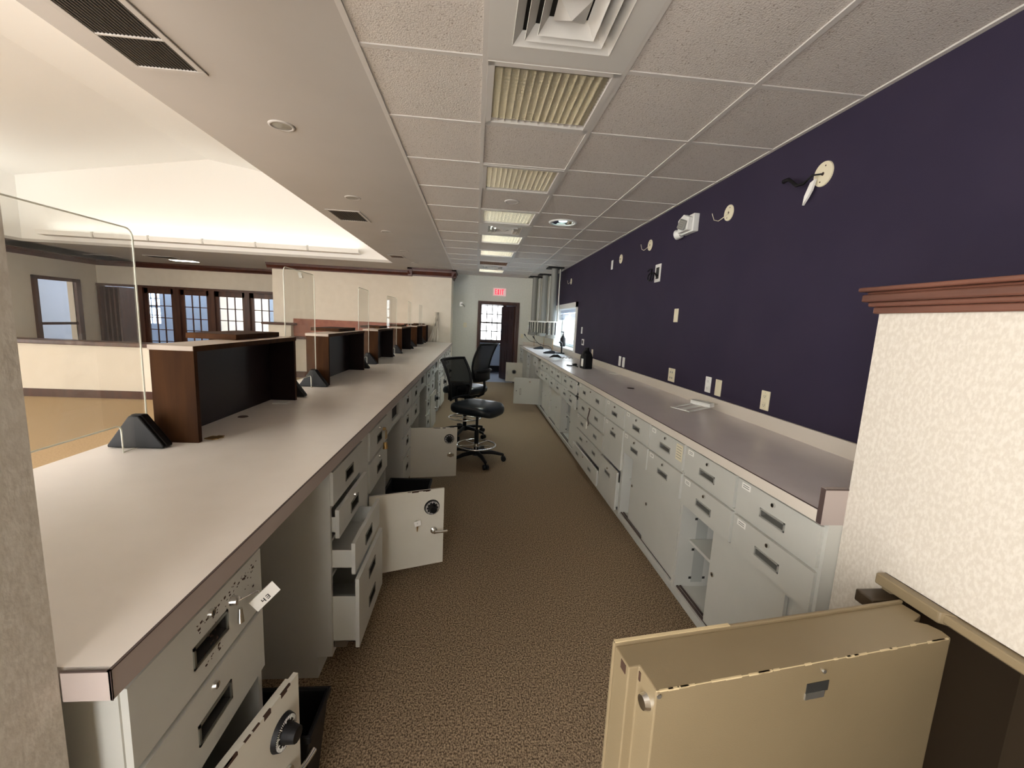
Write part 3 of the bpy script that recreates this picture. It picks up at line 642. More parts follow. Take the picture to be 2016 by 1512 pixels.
for i, (a, b) in enumerate(((2.72, 3.21), (4.32, 4.83), (5.78, 6.37), (7.35, 8.0), (8.92, 9.42))):
    guard(a, b, -1.165, .80, GLb[i+1], rz=R([0, 3, -2, 4, 0][i]))
# small things on the teller counter
o = MB().X and None
b = MB(); b.X = Matrix.Rotation(R(6), 4, 'Z'); b.box(-.03, .045, -.035, .035, 0, .004)
o = b.build('cover_plate', 'white_pl'); o.location = (-1.135, 2.55, 1.0155); tag(o, 'white blank plate lying before the nearest wooden hood', 'plate')
b = MB(); b.box(-.05, .05, -.04, .04, 0, .003); o = b.build('paper_card', 'white'); o.location = (-1.0, 7.73, 1.0155); tag(o, 'white card lying between far hoods on the teller worktop', 'card')
b = MB(); b.box(-.012, .012, -.02, .03, 0, .003); b.prism([(-.04, -.02), (.0, -.03), (.02, .01), (-.03, .02)], 0, .0035, 'z'); o = b.build('hinge_plate', 'brass'); o.location = (-1.055, 1.80, 1.0155); tag(o, 'small brass plate at the near foot of the nearest hood', 'plate')
b = MB(); b.lathe((0, 0, 0), [(0, .003), (.02, .003), (.024, 0)], 20); o = b.build('cable_grommet', 'seam'); o.location = (-1.15, 2.18, 1.0155); tag(o, 'dark cable grommet in the worktop inside the nearest hood', 'grommet')
b = MB()
b.add([(0, 0, 0), (.10, .02, 0), (.16, 0, .0), (.02, 0, .44), (.10, .015, .40), (.14, 0, .02)], [(0, 1, 4, 3), (1, 2, 5, 4)])
cu = MB(); n = 10; vs = []
for i in range(n+1):
    for j in range(7):
        f = j/6; z = .75*(1-f)*.9; spread = .05+.22*f**1.6; x = -spread*.9*i/n+.02*math.sin(i*1.9+f*2); y = .015*math.sin(i*2.1)+.03*f
        vs.append((x, -y, z+.002*math.sin(i)))
cu.add(vs, [(i*7+j, (i+1)*7+j, (i+1)*7+j+1, i*7+j+1) for i in range(n) for j in range(6)], 0, True)
o = cu.build('plastic_drape', 'cream'); o.location = (-.86, 9.86, 1.02); sd = o.modifiers.new('solid', 'SOLIDIFY'); sd.thickness = .003
tag(o, 'pale cloth drape hanging down the pillar at the worktop end', 'drape')

# ================================================================ chairs
def chair(label, loc, rz, lift=0, meshmat='mesh', bz=.69, bh=.43, sl=0):
    t = thing('drafting_chair', label, 'chair', loc, rz, 'black drafting chairs in the aisle')
    b = MB(); b.cyl((0, 0, .07), (0, 0, .13), .045, .035, 20)
    for i in range(5):
        a = 2*math.pi*i/5+.55; ca, sa = math.cos(a), math.sin(a)
        b.tube([(ca*.03, sa*.03, .105), (ca*.18, sa*.18, .10), (ca*.30, sa*.30, .075)], [.026, .022, .016], 10)
    b.build('star_base', 'black', t)
    for i in range(5):
        a = 2*math.pi*i/5+.55; ca, sa = math.cos(a), math.sin(a); k = MB()
        for s_ in (-1, 1): k.cyl((ca*.31-sa*s_*.008, sa*.31+ca*s_*.008, .028), (ca*.31-sa*s_*.028, sa*.31+ca*s_*.028, .028), .028, n=18)
        k.cyl((ca*.305, sa*.305, .03), (ca*.305, sa*.305, .085), .010, n=10); k.build('caster', 'black', t)
    g = MB(); g.cyl((0, 0, .1), (0, 0, .36), .026, .024, 18); g.cyl((0, 0, .36), (0, 0, .57), .015, n=14); g.build('gas_column', 'black', t)
    rz_ = .185+lift; f = MB(); f.ring((0, 0, rz_), .215, .009)
    for i in range(5): a = 2*math.pi*i/5+.2; f.cyl((0.03*math.cos(a), .03*math.sin(a), rz_+.0), (.212*math.cos(a), .212*math.sin(a), rz_), .007, n=8)
    f.cyl((0, 0, rz_-.02), (0, 0, rz_+.02), .034, n=16); f.build('foot_ring', 'chrome', t)
    m = MB(); m.box(-.12, .10, -.08, .08, .52, .57); m.tube([(-.05, 0, .57), (-.20, 0, .56), (-.27, 0, .60), (-.285, 0, .70), (-.275, 0, .80)], .018, 8)
    m.build('tilt_mechanism', 'black', t, bevel=.008)
    # seat cushion
    s_ = MB(); n = 32; rows_ = [(.80, .555+sl), (.95, .565+sl), (1.0, .60+sl), (.99, .640+sl), (.93, .658+sl), (.6, .668+sl), (.0, .664+sl)]
    vs = []
    for k, z in rows_:
        for i in range(n):
            a = 2*math.pi*i/n; ca, sa = math.cos(a), math.sin(a); e_ = .55
            x = .262*k*math.copysign(abs(ca)**e_, ca); y = .262*k*math.copysign(abs(sa)**e_, sa)*(1+.04*ca)
            vs.append((x, y, z-(.035*max(0, (x-.15)/.1)**2 if k > .5 else 0)))
    fs = [(r_*n+i, r_*n+(i+1) % n, (r_+1)*n+(i+1) % n, (r_+1)*n+i) for r_ in range(len(rows_)-1) for i in range(n)]+[tuple(range(n-1, -1, -1))]
    s_.add(vs, fs, 0, True); s_.build('seat', 'blue', t, sub=1)
    # backrest: curved frame with mesh
    def P(u, v):    # u -1..1 across, v 0..1 up
        z = bz+bh*v; w = .185+.045*math.sin(min(1, v*1.15)*math.pi*.62)
        x = -.275-.10*v**1.3+.05*math.sin(v*math.pi)*0.8; x += .045*u*u
        return (x, u*w, z)
    fr = [P(-1+2*i/8, 1) for i in range(9)]+[P(1, 1-i/10) for i in range(1, 11)]+[P(1-2*i/8, 0) for i in range(1, 9)]+[P(-1, i/10) for i in range(1, 10)]
    MB().tube(fr, .015, 8, closed=True).build('back_frame', 'black', t)
    bm = MB(); nu, nv = 10, 12; vs = [P(-1+2*i/nu, j/nv) for i in range(nu+1) for j in range(nv+1)]
    bm.add(vs, [(i*(nv+1)+j, (i+1)*(nv+1)+j, (i+1)*(nv+1)+j+1, i*(nv+1)+j+1) for i in range(nu) for j in range(nv)], 0, True)
    bm.build('mesh_back', meshmat, t)
    lb_ = MB(); lb_.tube([(P(-1, .28)[0], P(-1, .28)[1], P(-1, .28)[2]), (P(-.6, .3)[0]-.05, P(-.6, .3)[1], bz+.13), (P(0, .3)[0]-.06, 0, bz+.135), (P(.6, .3)[0]-.05, P(.6, .3)[1], bz+.13), P(1, .28)], [.01, .022, .03, .022, .01], 8)
    lb_.build('lumbar_support', 'black', t)
    lo_ = MB(); vs = []
    for i in range(9):
        for j in range(4): u, v = -1+2*i/8, .30*j/3; p = P(u, v); vs.append((p[0]-.012, p[1], p[2]))
    lo_.add(vs, [(i*4+j, (i+1)*4+j, (i+1)*4+j+1, i*4+j+1) for i in range(8) for j in range(3)], 0, True)
    q = lo_.build('lower_back_pad', 'black', t); sd = q.modifiers.new('solid', 'SOLIDIFY'); sd.thickness = .02
    return t
chair('black mesh backed drafting chair, the nearer one, seat facing the right counter', (.055, 4.55, 0), R(-30))
chair('grey mesh backed drafting chair standing behind the nearer black one', (-.10, 5.62, 0), R(150), lift=.06, meshmat='mesh2', bz=.78, bh=.48, sl=.03)

# ================================================================ wall plates, wiring (right wall, x=1.766)
XW = 1.766
def wallthing(name, y, z, label, cat, group=None): return thing(name, label, cat, (XW, y, z), R(-90), group)   # local -y = into room, local x = toward camera
def plate(y, z, label, kind='blank', w=.075, h=.118, name='wall_plate', mat='cream_pl'):
    t = wallthing(name, y, z, label, 'socket' if kind != 'blank' else 'wall plate', 'plates on the purple wall')
    MB().box(-w/2, w/2, -.006, 0, -h/2, h/2).build('cover_plate', mat, t, bevel=.003)
    if kind == 'duplex':
        for s_ in (-1, 1):
            o = MB(); o.prism([(-.017, -.014+s_*.027), (.017, -.014+s_*.027), (.017, .014+s_*.027), (-.017, .014+s_*.027)], -.009, -.006, 'y')
            for q in (-.007, .007): o.box(q-.0012, q+.0012, -.0094, -.009, -.005+s_*.027, .006+s_*.027, 1)
            o.cyl((0, -.009, -.009+s_*.027), (0, -.0094, -.009+s_*.027), .0025, n=8, m=1); o.build('outlet', [mat, 'ink'], t, bevel=.001)
    if kind == 'quad':
        for sx in (-.018, .018):
            for s_ in (-1, 1): MB().box(sx-.008, sx+.008, -.008, -.006, s_*.025-.008, s_*.025+.008).build('jack', 'lens', t)
    if kind == 'data':
        MB().box(-.03, .03, -.012, -.006, -.025, .03).build('jack', 'ink', t)
    MB().cyl((0, -.006, h/2-.012), (0, -.0075, h/2-.012), .003, n=8).build('screw', 'satin', t)
    return t
plate(2.365, Z0-.395, 'cream double power outlet nearest the right partition', 'duplex')
plate(2.865, Z0-.397, 'cream blank plate right of the white outlet above the plastic bracket')
plate(3.00, Z0-.393, 'white double power outlet above the clear plastic bracket', 'duplex', mat='white_pl')
plate(3.60, Z0-.397, 'cream four jack plate alone between paired plates and grommet', 'quad', w=.12)
plate(4.84, Z0-.405, 'right one of two narrow white plates beside each other', mat='white_pl')
plate(4.97, Z0-.402, 'left one of two narrow white plates beside each other', mat='white_pl')
plate(6.2, Z0-.402, 'cream blank plate just above the black jug', mat='cream_pl')
plate(6.80, Z0-.265, 'white plate with dark data jacks beside the drive-up window', 'data', w=.14, h=.10, mat='white_pl')
plate(6.92, Z0-.075, 'narrow white plate above the data jacks by the window', mat='white_pl', h=.11)
plate(3.63, Z0+.13, 'cream blank plate alone in the middle of the purple wall', mat='cream_pl', w=.075)
plate(5.57, Z0+.81, 'small white plate high up beside a round junction cover', mat='white_pl', w=.07)
def junction(y, z, label, wire=1, r=.055):
    t = wallthing('junction_cover', y, z, label, 'junction cover', 'round junction covers along the top of the purple wall')
    MB().cyl((0, 0, 0), (0, -.006, 0), r, r*.97, 36).build('round_cover', 'cream_pl', t)
    MB().cyl((0, -.006, 0), (0, -.007, 0), .009, n=12).cyl((.012, -.006, r*.6), (.012, -.007, r*.6), .004, n=8).cyl((-.012, -.006, -r*.6), (-.012, -.007, -r*.6), .004, n=8).build('centre_hole', 'brown_st', t)
    if wire == 2:
        MB().tube([(0, -.006, 0), (-.03, -.04, .0), (-.07, -.05, -.03), (-.12, -.05, -.025), (-.19, -.05, .03), (-.23, -.05, .028)], [.004, .005, .007, .009, .009, .012], 8).build('black_cable', 'black', t)
        MB().prism([(-.05, -.03), (-.02, -.02), (-.035, -.07), (-.055, -.10), (-.085, -.135), (-.08, -.09)], -.03, -.018, 'y').build('torn_sleeve', 'white', t)
    else:
        MB().tube([(0, -.006, 0), (-.015, -.03, -.03), (-.06, -.04, -.045), (-.12, -.04, -.025), (-.15, -.04, .02), (-.155, -.04, .03)] if wire == 1 else [(0, -.006, 0), (-.05, -.03, .0), (-.16, -.04, -.012)], .0025, 6).build('wire', 'cream_pl' if wire == 1 else 'black', t)
    return t
junction(2.165, Z0+.835, 'round cream junction cover nearest the camera with torn white sleeve', 2, .062)
junction(2.99, Z0+.842, 'round cream junction cover right of the emergency light, single curled wire')
junction(4.36, Z0+.855, 'round cream junction cover just left of the emergency light')
junction(5.24, Z0+.84, 'round cream junction cover beside the small high white plate', 3)
junction(7.98, Z0+.815, 'farthest round junction cover beside the tube stations', 1)
t = wallthing('emergency_light', 3.60, Z0+.87, 'white twin head emergency light on the purple wall', 'light')
e = MB(); e.prism([(-.0, -.07), (.20, -.07), (.20, .07), (0, .07)], 0, -.05, 'y'); e.prism([(.02, -.06), (.18, -.06), (.19, .04), (.10, .075), (.01, .045)], -.05, -.09, 'y'); e.build('housing', 'white_pl', t, bevel=.006)
h = MB(); h.X = Matrix.Translation((.11, -.09, -.01)) @ Matrix.Rotation(R(20), 4, 'Y') @ Matrix.Rotation(R(-12), 4, 'X')
h.box(-.055, .055, -.022, 0, -.04, .04); h.build('lamp_head', 'tube', t, bevel=.008)
h = MB(); h.X = Matrix.Translation((.11, -.09, -.01)) @ Matrix.Rotation(R(20), 4, 'Y') @ Matrix.Rotation(R(-12), 4, 'X')
for q in range(4): h.box(-.042, .042, -.0235, -.022, -.028+.016*q, -.020+.016*q)
h.build('lens_ribs', 'lens', t)
MB().cyl((-.03, -.03, -.045), (-.075, -.05, -.05), .035, .042, 20).cyl((.0, -.03, -.03), (-.03, -.035, -.045), .02, n=12).build('round_lamp_head', 'white_pl', t)
t = wallthing('cable_box', 4.10, Z0+.545, 'open white cable plate with coiled black cable on the purple wall', 'wall plate')
o = MB(); o.box(-.06, .06, -.008, 0, -.085, .085, 0); o.box(-.035, .035, -.0085, -.008, -.055, .055, 1); o.build('open_plate', ['white_pl', 'cup'], t)
pts = [(.02, -.01, -.02)]+[(-.03+.05*math.cos(q*.5), -.03-.002*q, -.035+.04*math.sin(q*.5)) for q in range(26)]+[(-.04, -.05, .04), (-.10, -.05, .045), (-.14, -.05, .03)]
MB().tube(pts, .006, 6).build('coiled_cable', 'black', t)
b = MB()
for (a, z) in ((2.80, .082), (2.565, .082)): b.cyl((XW, a, Z0+z), (XW-.002, a, Z0+z), .005, n=8)
b.cyl((XW, 2.533, Z0+.724), (XW-.003, 2.533, Z0+.724), .006, n=8)
# end wall items (facing -Y at y=10.7)
def endthing(name, x, z, label, cat): return thing(name, label, cat, (x, 10.7, z))
t = endthing('exit_sign', .572, 2.282, 'lit white EXIT sign with red letters above the far door', 'sign')
MB().box(-.16, .16, -.045, 0, -.095, .095).build('housing', 'exit_face', t, bevel=.005)
L_ = MB(); y = -.047; hh = .13; w = .045; st = .014; z_ = -hh/2
def bar(x0, x1, a, b): L_.box(x0, x1, y, y+.003, a, b)
st = .02; x = -.115; bar(x, x+st, z_, z_+hh); [bar(x, x+w, a, a+st) for a in (z_, z_+hh/2-st/2, z_+hh-st)]
x = -.055
for sg in (1, -1): L_.prism([(x if sg > 0 else x+w, z_), ((x if sg > 0 else x+w)+st*sg*1.1, z_), ((x+w if sg > 0 else x), z_+hh), ((x+w if sg > 0 else x)-st*sg*1.1, z_+hh)], y, y+.003, 'y')
x = .012; bar(x, x+st, z_, z_+hh); x = .045; bar(x, x+.06, z_+hh-st, z_+hh); bar(x+.03-st/2, x+.03+st/2, z_, z_+hh)
L_.build('exit_letters', 'exit_red', t)
t = endthing('wall_bracket', -.37, 1.94, 'small grey metal bracket on the far wall left of door', 'bracket')
MB().box(-.035, .035, -.015, 0, -.05, .05).build('base_plate', 'satin', t); MB().tube([(0, -.015, 0), (.05, -.06, -.01), (.09, -.07, -.06)], .012, 8).build('arm', 'satin', t)
t = endthing('wall_plate', -.26, 1.43, 'cream light switch plate on the far wall left of door', 'switch'); MB().box(-.04, .04, -.006, 0, -.06, .06).build('cover_plate', 'cream_pl', t); MB().box(-.006, .006, -.014, -.006, -.012, .012).build('toggle', 'white_pl', t)
t = endthing('wall_plate', 1.36, 1.455, 'pale blank plate on the far wall behind the tubes', 'wall plate'); MB().box(-.04, .04, -.006, 0, -.05, .05).build('cover_plate', 'white_pl', t)
t = endthing('wall_plate', 1.19, 1.22, 'pale outlet plate on the far wall above worktop corner', 'socket'); MB().box(-.035, .035, -.006, 0, -.05, .05).build('cover_plate', 'cream_pl', t)
t = thing('wall_sconce', 'pale broken wall fitting high on the lobby wall', 'wall fitting', (-4.12, 10.5, 2.40)); MB().cyl((0, 0, .03), (0, -.03, .03), .04, n=16).box(-.01, .06, -.05, -.0, -.06, .0).build('fitting', 'satin', t)

# ================================================================ things on the back worktop
t = thing('plastic_bracket', 'clear white plastic bracket leaning on the backsplash', 'bracket', (1.56, 2.83, 1.012), R(20))
b = MB(); b.X = Matrix.Rotation(R(-6), 4, 'Y')
for yy in (-.09, .06): b.box(-.12, .10, yy, yy+.022, .0, .006)
b.box(-.12, -.095, -.09, .08, 0, .006); b.box(.075, .12, -.09, .08, 0, .03); b.box(-.09, .07, -.03, .02, .001, .004); b.build('bracket_frame', 'white_pl', t, bevel=.002)
MB().box(.06, .14, -.1, .09, .03, .04).build('clear_tab', 'acrylic', t)
b = MB(); b.lathe((0, 0, 0), [(0, .002), (.03, .002), (.034, 0)], 24); o = b.build('cable_grommet', 'seam'); o.location = (1.46, 3.76, .996); tag(o, 'dark round cable hole in the middle of the back worktop', 'grommet')
b = MB(); b.box(-.04, .04, -.05, .05, 0, .004); o = b.build('paper_card', 'white'); o.location = (1.69, 4.9, .996); o.rotation_euler = (0, 0, .4); tag(o, 'white slip of paper by the backsplash below paired plates', 'paper')
t = thing('black_jug', 'black plastic jug with white label on the back worktop', 'jug', (1.47, 5.42, .996), R(8))
b = MB()
def rr_(w, d_, z, r=.02): 
    return [(sx*(w/2-r)+r*math.cos(R(a)), sy*(d_/2-r)+r*math.sin(R(a)), z) for sx, sy, A in ((1, 1, (0, 45, 90)), (-1, 1, (90, 135, 180)), (-1, -1, (180, 225, 270)), (1, -1, (270, 315, 360))) for a in A]
lay = [rr_(.12, .15, 0), rr_(.125, .155, .01), rr_(.125, .155, .15), rr_(.10, .13, .20), rr_(.055, .06, .235, .02), rr_(.05, .05, .245, .02)]
vs = [p for l in lay for p in l]; n = 12
b.add(vs, [(k*n+i, k*n+(i+1) % n, (k+1)*n+(i+1) % n, (k+1)*n+i) for k in range(len(lay)-1) for i in range(n)]+[tuple(range(n-1, -1, -1)), tuple(range((len(lay)-1)*n, len(lay)*n))])
b.build('jug_body', 'black', t, bevel=.003)
MB().cyl((0, 0, .245), (0, 0, .275), .028, n=20).build('cap', 'black', t); MB().tube([(-.02, -.01, .245), (-.055, -.02, .225), (-.06, -.03, .17)], .010, 8).build('handle', 'rubber', t)
MB().box(-.064, -.0627, -.05, .02, .03, .13).build('label', 'white', t)
t = thing('cord_coil', 'dark cord and plug lying left of the black jug', 'cord', (1.33, 5.62, .996)); MB().tube([(-.05, .1, .006), (0, .04, .006), (.03, 0, .02), (.0, -.02, .035), (.04, -.08, .012), (.06, -.1, .006)], .007, 8).cyl((.03, .02, .02), (.07, .06, .02), .018, n=12).build('cord', 'black', t)
t = thing('cable_bundle', 'black and clear tangled cables on the far worktop', 'cable', (1.36, 6.7, 1.016))
MB().tube([(-.15, 0, .008), (-.08, .04, .03), (-.02, .0, .035), (.03, -.03, .01)], [.006, .022, .026, .01], 8).build('black_handset', 'black', t)
MB().tube([(0.03+.2*q/20, .03*math.sin(q*1.3), .012+.012*math.cos(q*1.1)) for q in range(21)], .006, 6).build('grey_cord', 'satin', t)
def mic(loc, rz, label):
    t = thing('gooseneck_microphone', label, 'microphone', loc, rz, 'desk microphones on the far worktop')
    b = MB(); b.prism([(-.10, 0), (.10, 0), (.10, .045), (.06, .06), (-.04, .035), (-.10, .018)], -.06, .06, 'y'); b.build('base', 'black', t, bevel=.006)
    MB().tube([(.05, 0, .055), (.04, 0, .10), (-.02, 0, .14), (-.12, 0, .15), (-.22, 0, .18), (-.29, 0, .24), (-.32, 0, .29)], .005, 8).build('gooseneck', 'black', t)
    MB().cyl((-.315, 0, .275), (-.345, 0, .32), .011, .012, 10).build('mic_head', 'black', t)
mic((1.40, 9.2, .996), R(12), 'black gooseneck desk microphone farther away, by the far wall')
mic((1.42, 7.95, .996), R(12), 'black gooseneck desk microphone nearer the camera, under the tubes')
t = thing('scanner_stand', 'black upright scanner on flat base beside drive-up window', 'scanner', (1.66, 8.05, .996)); MB().box(-.11, .07, -.06, .06, 0, .018).build('base', 'black', t, bevel=.004); MB().tube([(.02, 0, .018), (.02, 0, .14), (.01, 0, .2), (-.03, 0, .225)], [.014, .016, .022, .024], 10).build('upright', 'black', t)
t = thing('spray_bottle', 'dark bottle with pump standing on the window sill', 'bottle', (1.80, 8.55, 1.112)); MB().lathe((0, 0, 0), [(0, 0), (.05, 0), (.055, .02), (.055, .16), (.02, .22), (.018, .25), (0, .25)], 20).build('bottle_body', 'black', t); MB().cyl((0, 0, .25), (0, 0, .29), .01, n=10).box(-.045, .015, -.01, .01, .285, .305).build('pump', 'black', t)
# pneumatic tube stations
def tubes(x, y, label):
    t = thing('pneumatic_tube_station', label, 'tube station', (x, y, 0), 0, 'pneumatic tube stations over the far worktop')
    MB().box(-.155, .155, -.155, .155, CZ-.02, CZ-.002).build('ceiling_plate', 'black', t)
    MB().cyl((0, 0, 1.62), (0, 0, CZ-.02), .066, n=28).build('grey_tube', 'tube', t)
    MB().cyl((.115, .03, 1.60), (.115, .03, CZ-.02), .022, n=20).build('slim_tube', 'satin', t)
    MB().cyl((0, 0, 1.585), (0, 0, 1.61), .125, n=28).build('flange', 'white_pl', t)
    c = MB(); c.cyl((0, 0, 1.34), (0, 0, 1.585), .055, n=24, caps=False); c.build('clear_chamber', 'acrylic', t)
    c = MB(); [c.cyl((.09*math.cos(a), .09*math.sin(a), 1.32), (.09*math.cos(a), .09*math.sin(a), 1.585), .012, n=10) for a in (.4, 2.0, 3.2, 4.6)]; c.build('guide_rods', 'black', t)
    MB().cyl((0, 0, 1.275), (0, 0, 1.34), .125, .12, 28).cyl((0, 0, 1.26), (0, 0, 1.285), .05, n=16).build('receiver_base', 'tube', t)
    MB().cyl((.05, .02, .996), (.05, .02, 1.27), .005, n=10).build('support_rod', 'brass', t)
tubes(1.525, 8.42, 'nearest grey pneumatic tube station hanging by the drive-up window')
tubes(1.545, 9.68, 'middle pneumatic tube station, partly hidden behind the nearest')
tubes(1.40, 10.25, 'farthest pneumatic tube station close to the far wall')

# ================================================================ ceiling fittings
def louvre(label, brown=False):
    t = thing('louvre_light', label, 'ceiling light', (0, 0, CZ), 0, 'parabolic louvre ceiling lights'); w = .585/2
    f = MB()
    for (x0, x1, y0, y1) in ((-w, w, -w, -w+.03), (-w, w, w-.03, w), (-w, -w+.03, -w, w), (w-.03, w, -w, w)): f.box(x0, x1, y0, y1, -.004, .03)
    f.build('frame', 'grid', t); MB().box(-w, w, -w, w, .12, .125).build('reflector', 'white_pl', t)
    g = MB(); n = 14 
    for i in range(1, n): x = -w+.03+(2*w-.06)*i/n; g.prism([(x-.007, .045), (x+.007, .045), (x, .004)], -w+.03, w-.03, 'y')
    for i in range(1, 19): y = -w+.03+(2*w-.06)*i/19; g.prism([(y-.004, .042), (y+.004, .042), (y, .008)], -w+.03, w-.03, 'x')
    g.build('louvre_grid', 'brownvent' if brown else 'blade', t)
    r = MB()
    for x in (-.14, 0, .14): r.cyl((x, -w+.05, .09), (x, w-.05, .09), .012, n=10)
    r.build('tubes', 'white_pl', t); return t
def cy(k): return 1.971+TW*(k+.5)
CX = .308
l0 = louvre('square louvre ceiling light nearest the camera, just beyond the large diffuser'); l0.location = (CX, cy(0), CZ)
for k, l in ((2, 'square louvre ceiling light, second from the camera'), (4, 'square louvre ceiling light in front of the second air diffuser'), (6, 'square louvre ceiling light just beyond the second air diffuser'), (8, 'square louvre ceiling light, fifth from the camera'), (12, 'square louvre ceiling light farthest away, near the exit wall')):
    dup(l0, (CX, cy(k), CZ), label=l)
lb2 = louvre('brownish louvre ceiling panel before the farthest diffuser', True); lb2.location = (CX, cy(10), CZ)
def diffuser(label):
    t = thing('air_diffuser', label, 'air vent', (0, 0, CZ), 0, 'square air diffusers in the ceiling'); w = .297
    fr = MB(); q = .20
    for (x0, x1, y0, y1) in ((-w, w, -w, -q), (-w, w, q, w), (-w, -q, -q, q), (q, w, -q, q)): fr.box(x0, x1, y0, y1, -.003, .006)
    fr.build('frame', 'diff', t)
    for i, (a, b) in enumerate(((.20, .165), (.155, .12), (.11, .075))):
        m = MB(); z0, z1 = -.004-.004*i, .035; o_, i_ = a, b
        V = [(-o_, -o_, z0), (o_, -o_, z0), (o_, o_, z0), (-o_, o_, z0), (-i_, -i_, z1), (i_, -i_, z1), (i_, i_, z1), (-i_, i_, z1)]
        m.add(V, [(k, (k+1) % 4, 4+(k+1) % 4, 4+k) for k in range(4)]); ob = m.build('cone_ring', 'diff', t); sd = ob.modifiers.new('solid', 'SOLIDIFY'); sd.thickness = .003
    m = MB(); o_ = .06; V = [(-o_, -o_, .012), (o_, -o_, .012), (o_, o_, .012), (-o_, o_, .012), (0, 0, -.022)]; m.add(V, [(1, 0, 4), (2, 1, 4), (3, 2, 4), (0, 3, 4), (0, 1, 2, 3)])
    m.X = Matrix(); m.build('centre_cone', 'diff', t)
    MB().box(-.2, .2, -.2, .2, .09, .095).build('duct', 'dark_vent', t); return t
d0 = diffuser('large square air diffuser nearest the camera, cut by the top edge'); d0.location = (CX, cy(-1), CZ)
dup(d0, (CX, cy(5), CZ), label='square air diffuser between the third and fourth louvre lights'); dup(d0, (CX, cy(11), CZ), label='small looking square air diffuser farthest away')
def disc(x, y, label, r=.07, name='ceiling_disc', mat='diff', cat='ceiling fitting', grp='flush round fittings in the ceiling'):
    t = thing(name, label, cat, (x, y, CZ), 0, grp)
    MB().lathe((0, 0, 0), [(r, .0), (r*.97, -.006), (r*.80, -.008), (r*.75, -.004)], 32).build('trim_ring', mat, t)
    MB().lathe((0, 0, 0), [(r*.75, -.003), (r*.4, -.008), (0, -.009)], 28).build('centre', 'lens' if mat == 'dry' else mat, t)
disc(-1.2, 2.84, 'round recessed fitting in the soffit nearest the camera', .075, mat='dry')
disc(-1.205, 4.345, 'round recessed fitting in the soffit before the small grille', .075, mat='dry')
disc(-1.205, 5.9, 'round recessed fitting in the soffit just past the small grille', .075, mat='dry')
disc(-1.235, 7.465, 'round recessed fitting in the soffit before the brown grille', .075, mat='dry')
disc(-1.27, 8.95, 'round recessed fitting in the soffit nearest the pillar', .075, mat='dry')
disc(.297, 4.08, 'round speaker grille in the tile between two louvre lights', .07, 'speaker_grille', 'grid')
t = thing('downlight', 'round recessed downlight with bright cyan lamp in the tiles', 'ceiling light', (.915, 4.75, CZ))
MB().lathe((0, 0, 0), [(.155, .004), (.15, -.006), (.125, -.006), (.122, .004)], 36).build('trim_ring', 'white_pl', t)
MB().lathe((0, 0, 0), [(.125, 0), (.10, .05), (.05, .09), (0, .1)], 36).build('reflector', 'chrome', t)
MB().lathe((0, 0, 0), [(0, .005), (.045, .012), (.055, .04), (.03, .07)], 24).build('bulb', 'lampc', t)
def grille(x0, x1, y0, y1, label, n=24, split=None, mat='dark_vent', fr=.03, zz=-.004):
    t = thing('return_air_grille', label, 'air vent', ((x0+x1)/2, (y0+y1)/2, CZ), 0, 'air grilles in the soffit'); w, d = (x1-x0)/2, (y1-y0)/2
    f = MB()
    for a in ((-w-fr, w+fr, -d-fr, -d), (-w-fr, w+fr, d, d+fr), (-w-fr, -w, -d, d), (w, w+fr, -d, d)): f.box(*a, zz-.004, 0)
    for s_ in (split or []): f.box(-w, w, s_-(y0+y1)/2-.006, s_-(y0+y1)/2+.006, zz-.004, 0)
    f.build('frame', 'dry', t, bevel=.002)
    MB().box(-w, w, -d, d, -.0015, -.0005).build('backing', mat, t)
    sl = MB()
    for i in range(n): x = -w+(2*w)*(i+.5)/n; sl.box(x-w/n*.25, x+w/n*.25, -d, d, zz-.001, -.002)
    sl.build('slats', 'slat' if mat == 'dark_vent' else 'brownvent', t)
grille(-1.605, -1.343, 1.45, 2.30, 'large dark return air grille in the soffit, top left', 17, [2.075])
grille(-1.62, -1.31, 4.90, 5.35, 'small dark grille in the soffit, second along', 12)
grille(-1.60, -1.38, 8.05, 8.35, 'small brown grille in the soffit close to the tray end', 8, mat='brown_st')
# cove light troughs
def trough(x0, x1, y0, y1, z, label, n):
    t = thing('light_trough', label, 'cove light', ((x0+x1)/2, (y0+y1)/2, z), 0, 'light troughs around the raised lobby ceiling')
    lx, ly = (x1-x0)/2, (y1-y0)/2; b = MB()
    if lx > ly: b.prism([(-ly, -.0), (ly, 0), (ly, .05), (ly-.01, .05), (ly-.01, .012), (-ly+.02, .012), (-ly-.02, .075), (-ly-.03, .075)], -lx, lx, 'x')
    else:
        sg = 1 if x0 > -5 else -1; b.prism([(sg*lx, 0), (-sg*lx, 0), (-sg*(lx+.03), .075), (-sg*(lx+.02), .075), (-sg*(lx-.02), .012), (sg*lx, .012)], -ly, ly, 'y')
    b.build('trough', 'vault', t)
    c = MB()
    for i in range(1, n):
        if lx > ly: x = -lx+2*lx*i/n; c.box(x-.012, x+.012, -ly-.036, -ly, -.01, .095)
    if c.v: c.build('clips', 'grid', t)
trough(-8.25, -2.38, 8.95, 9.15, 2.77, 'long light trough glowing along the far side of the raised ceiling', 6)
for o_, (x, y) in zip([o for o in COL.objects if o.name.startswith('cove_lamp')], ((-5.3, 9.06), (-8.6, 4.5))): o_.location.x = x; o_.location.y = y
trough(-8.72, -8.50, .3, 8.6, 2.77, 'added unseen light trough along the far left side of the raised ceiling', 1)  # out of view trough, added to go with the side lamp
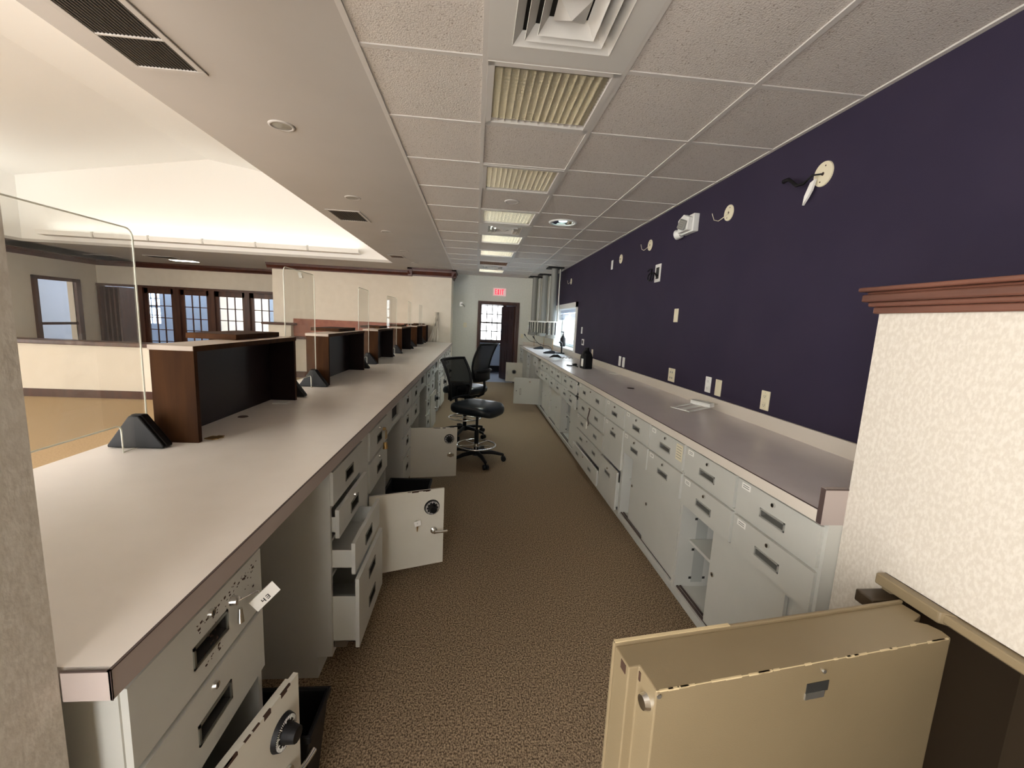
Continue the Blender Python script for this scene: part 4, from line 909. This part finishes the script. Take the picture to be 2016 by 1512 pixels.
# lobby ceiling troffers
for i, (x, y, m_) in enumerate(((-7.1, 11.2, 'tube_lamp'), (-8.85, 11.1, 'dark_vent'), (-7.2, 10.6, 'dark_vent'))):
    t = thing('lobby_ceiling_panel', ['lit flat ceiling light over the lobby doors', 'dark ceiling grille near the left lobby wall', 'dark ceiling grille in front of the lit lobby panel'][i], 'ceiling panel', (x, y, CZ)); MB().box(-.3, .3, -.16, .16, -.008, 0).build('frame', 'grid', t); MB().box(-.27, .27, -.13, .13, -.010, -.006).build('panel', m_, t)

# ================================================================ floor safe under the right partition, its thick door standing open
t = thing('floor_safe', 'tan metal safe set under the right partition, dark inside', 'safe', (1.21, .5, 0))
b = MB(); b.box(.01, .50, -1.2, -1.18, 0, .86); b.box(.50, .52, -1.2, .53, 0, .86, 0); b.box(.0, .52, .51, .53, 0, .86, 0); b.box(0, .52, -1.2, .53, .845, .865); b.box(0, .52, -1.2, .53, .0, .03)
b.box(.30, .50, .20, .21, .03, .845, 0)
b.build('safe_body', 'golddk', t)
b = MB(); b.prism([(-.03, .53), (-.03, .36), (0, .34), (0, .53)], .853, .885, 'z'); b.box(-.022, .01, -1.2, .36, .858, .882); b.box(-.005, .05, .50, .53, 0, .86)
b.build('door_frame', 'gold', t, bevel=.004)
MB().box(-.085, .02, .475, .530, .80, .835).build('hinge_block', 'golddk', t, bevel=.004)
MB().box(.32, .33, .18, .20, .03, .845).build('inner_seam', 'pull', t)
dr = thing('safe_door_slab', 'thick tan metal safe door standing open in the foreground', 'safe door', (.334, .815, 0), R(8.55))
b = MB(); zt = .85; b.prism([(0, 0), (.847, 0), (.847, -.045), (.80, -.06), (.822, -.075), (.830, -.10), (.822, -.123), (.025, -.123), (.025, -.06), (0, -.06)], .10, zt, 'z')
b.build('door_slab', 'gold', dr, bevel=.003)
MB().box(-.004, .85, -.001, .008, .10, zt+.008).build('outer_skin', 'gold', dr, bevel=.003)
e = MB(); e.box(.0, .30, -.0, .0085, zt+.0075, zt+.0092); rr = random.Random(5)
for q in range(22): x = .03+.76*rr.random(); e.box(x, x+.01+.03*rr.random(), -.1238, -.1205, zt-.002-.002*rr.random(), zt+.0006)
e.box(.025, .80, -.1236, -.1222, zt-.0012, zt+.0004); e.build('rubbed_edges', 'gold_rub', dr)
MB().box(.400, .460, -.1245, -.122, .776, .800).build('latch_slot', 'cup', dr)
MB().box(.398, .450, -.126, -.123, .762, .777).build('latch_plate', 'satin', dr)
MB().cyl((.44, -.123, .826), (.44, -.127, .826), .0045, n=10).cyl((.826, -.10, .83), (.826, -.104, .83), .005, n=8).cyl((.032, -.123, .838), (.032, -.125, .838), .005, n=8).build('rivets', 'satin', dr)
MB().cyl((.025, -.095, .80), (.014, -.095, .80), .018, .014, 18).build('bolt', 'chrome', dr)
MB().box(-.001, .0005, -.05, -.03, .825, .845).box(.0235, .026, -.068, -.062, .82, .84).build('bolt_hole', 'brown_st', dr)
MB().box(.16, .18, -.1, .0, .0, .10).box(.6, .62, -.1, .0, .0, .10).build('floor_rollers', 'black', dr)
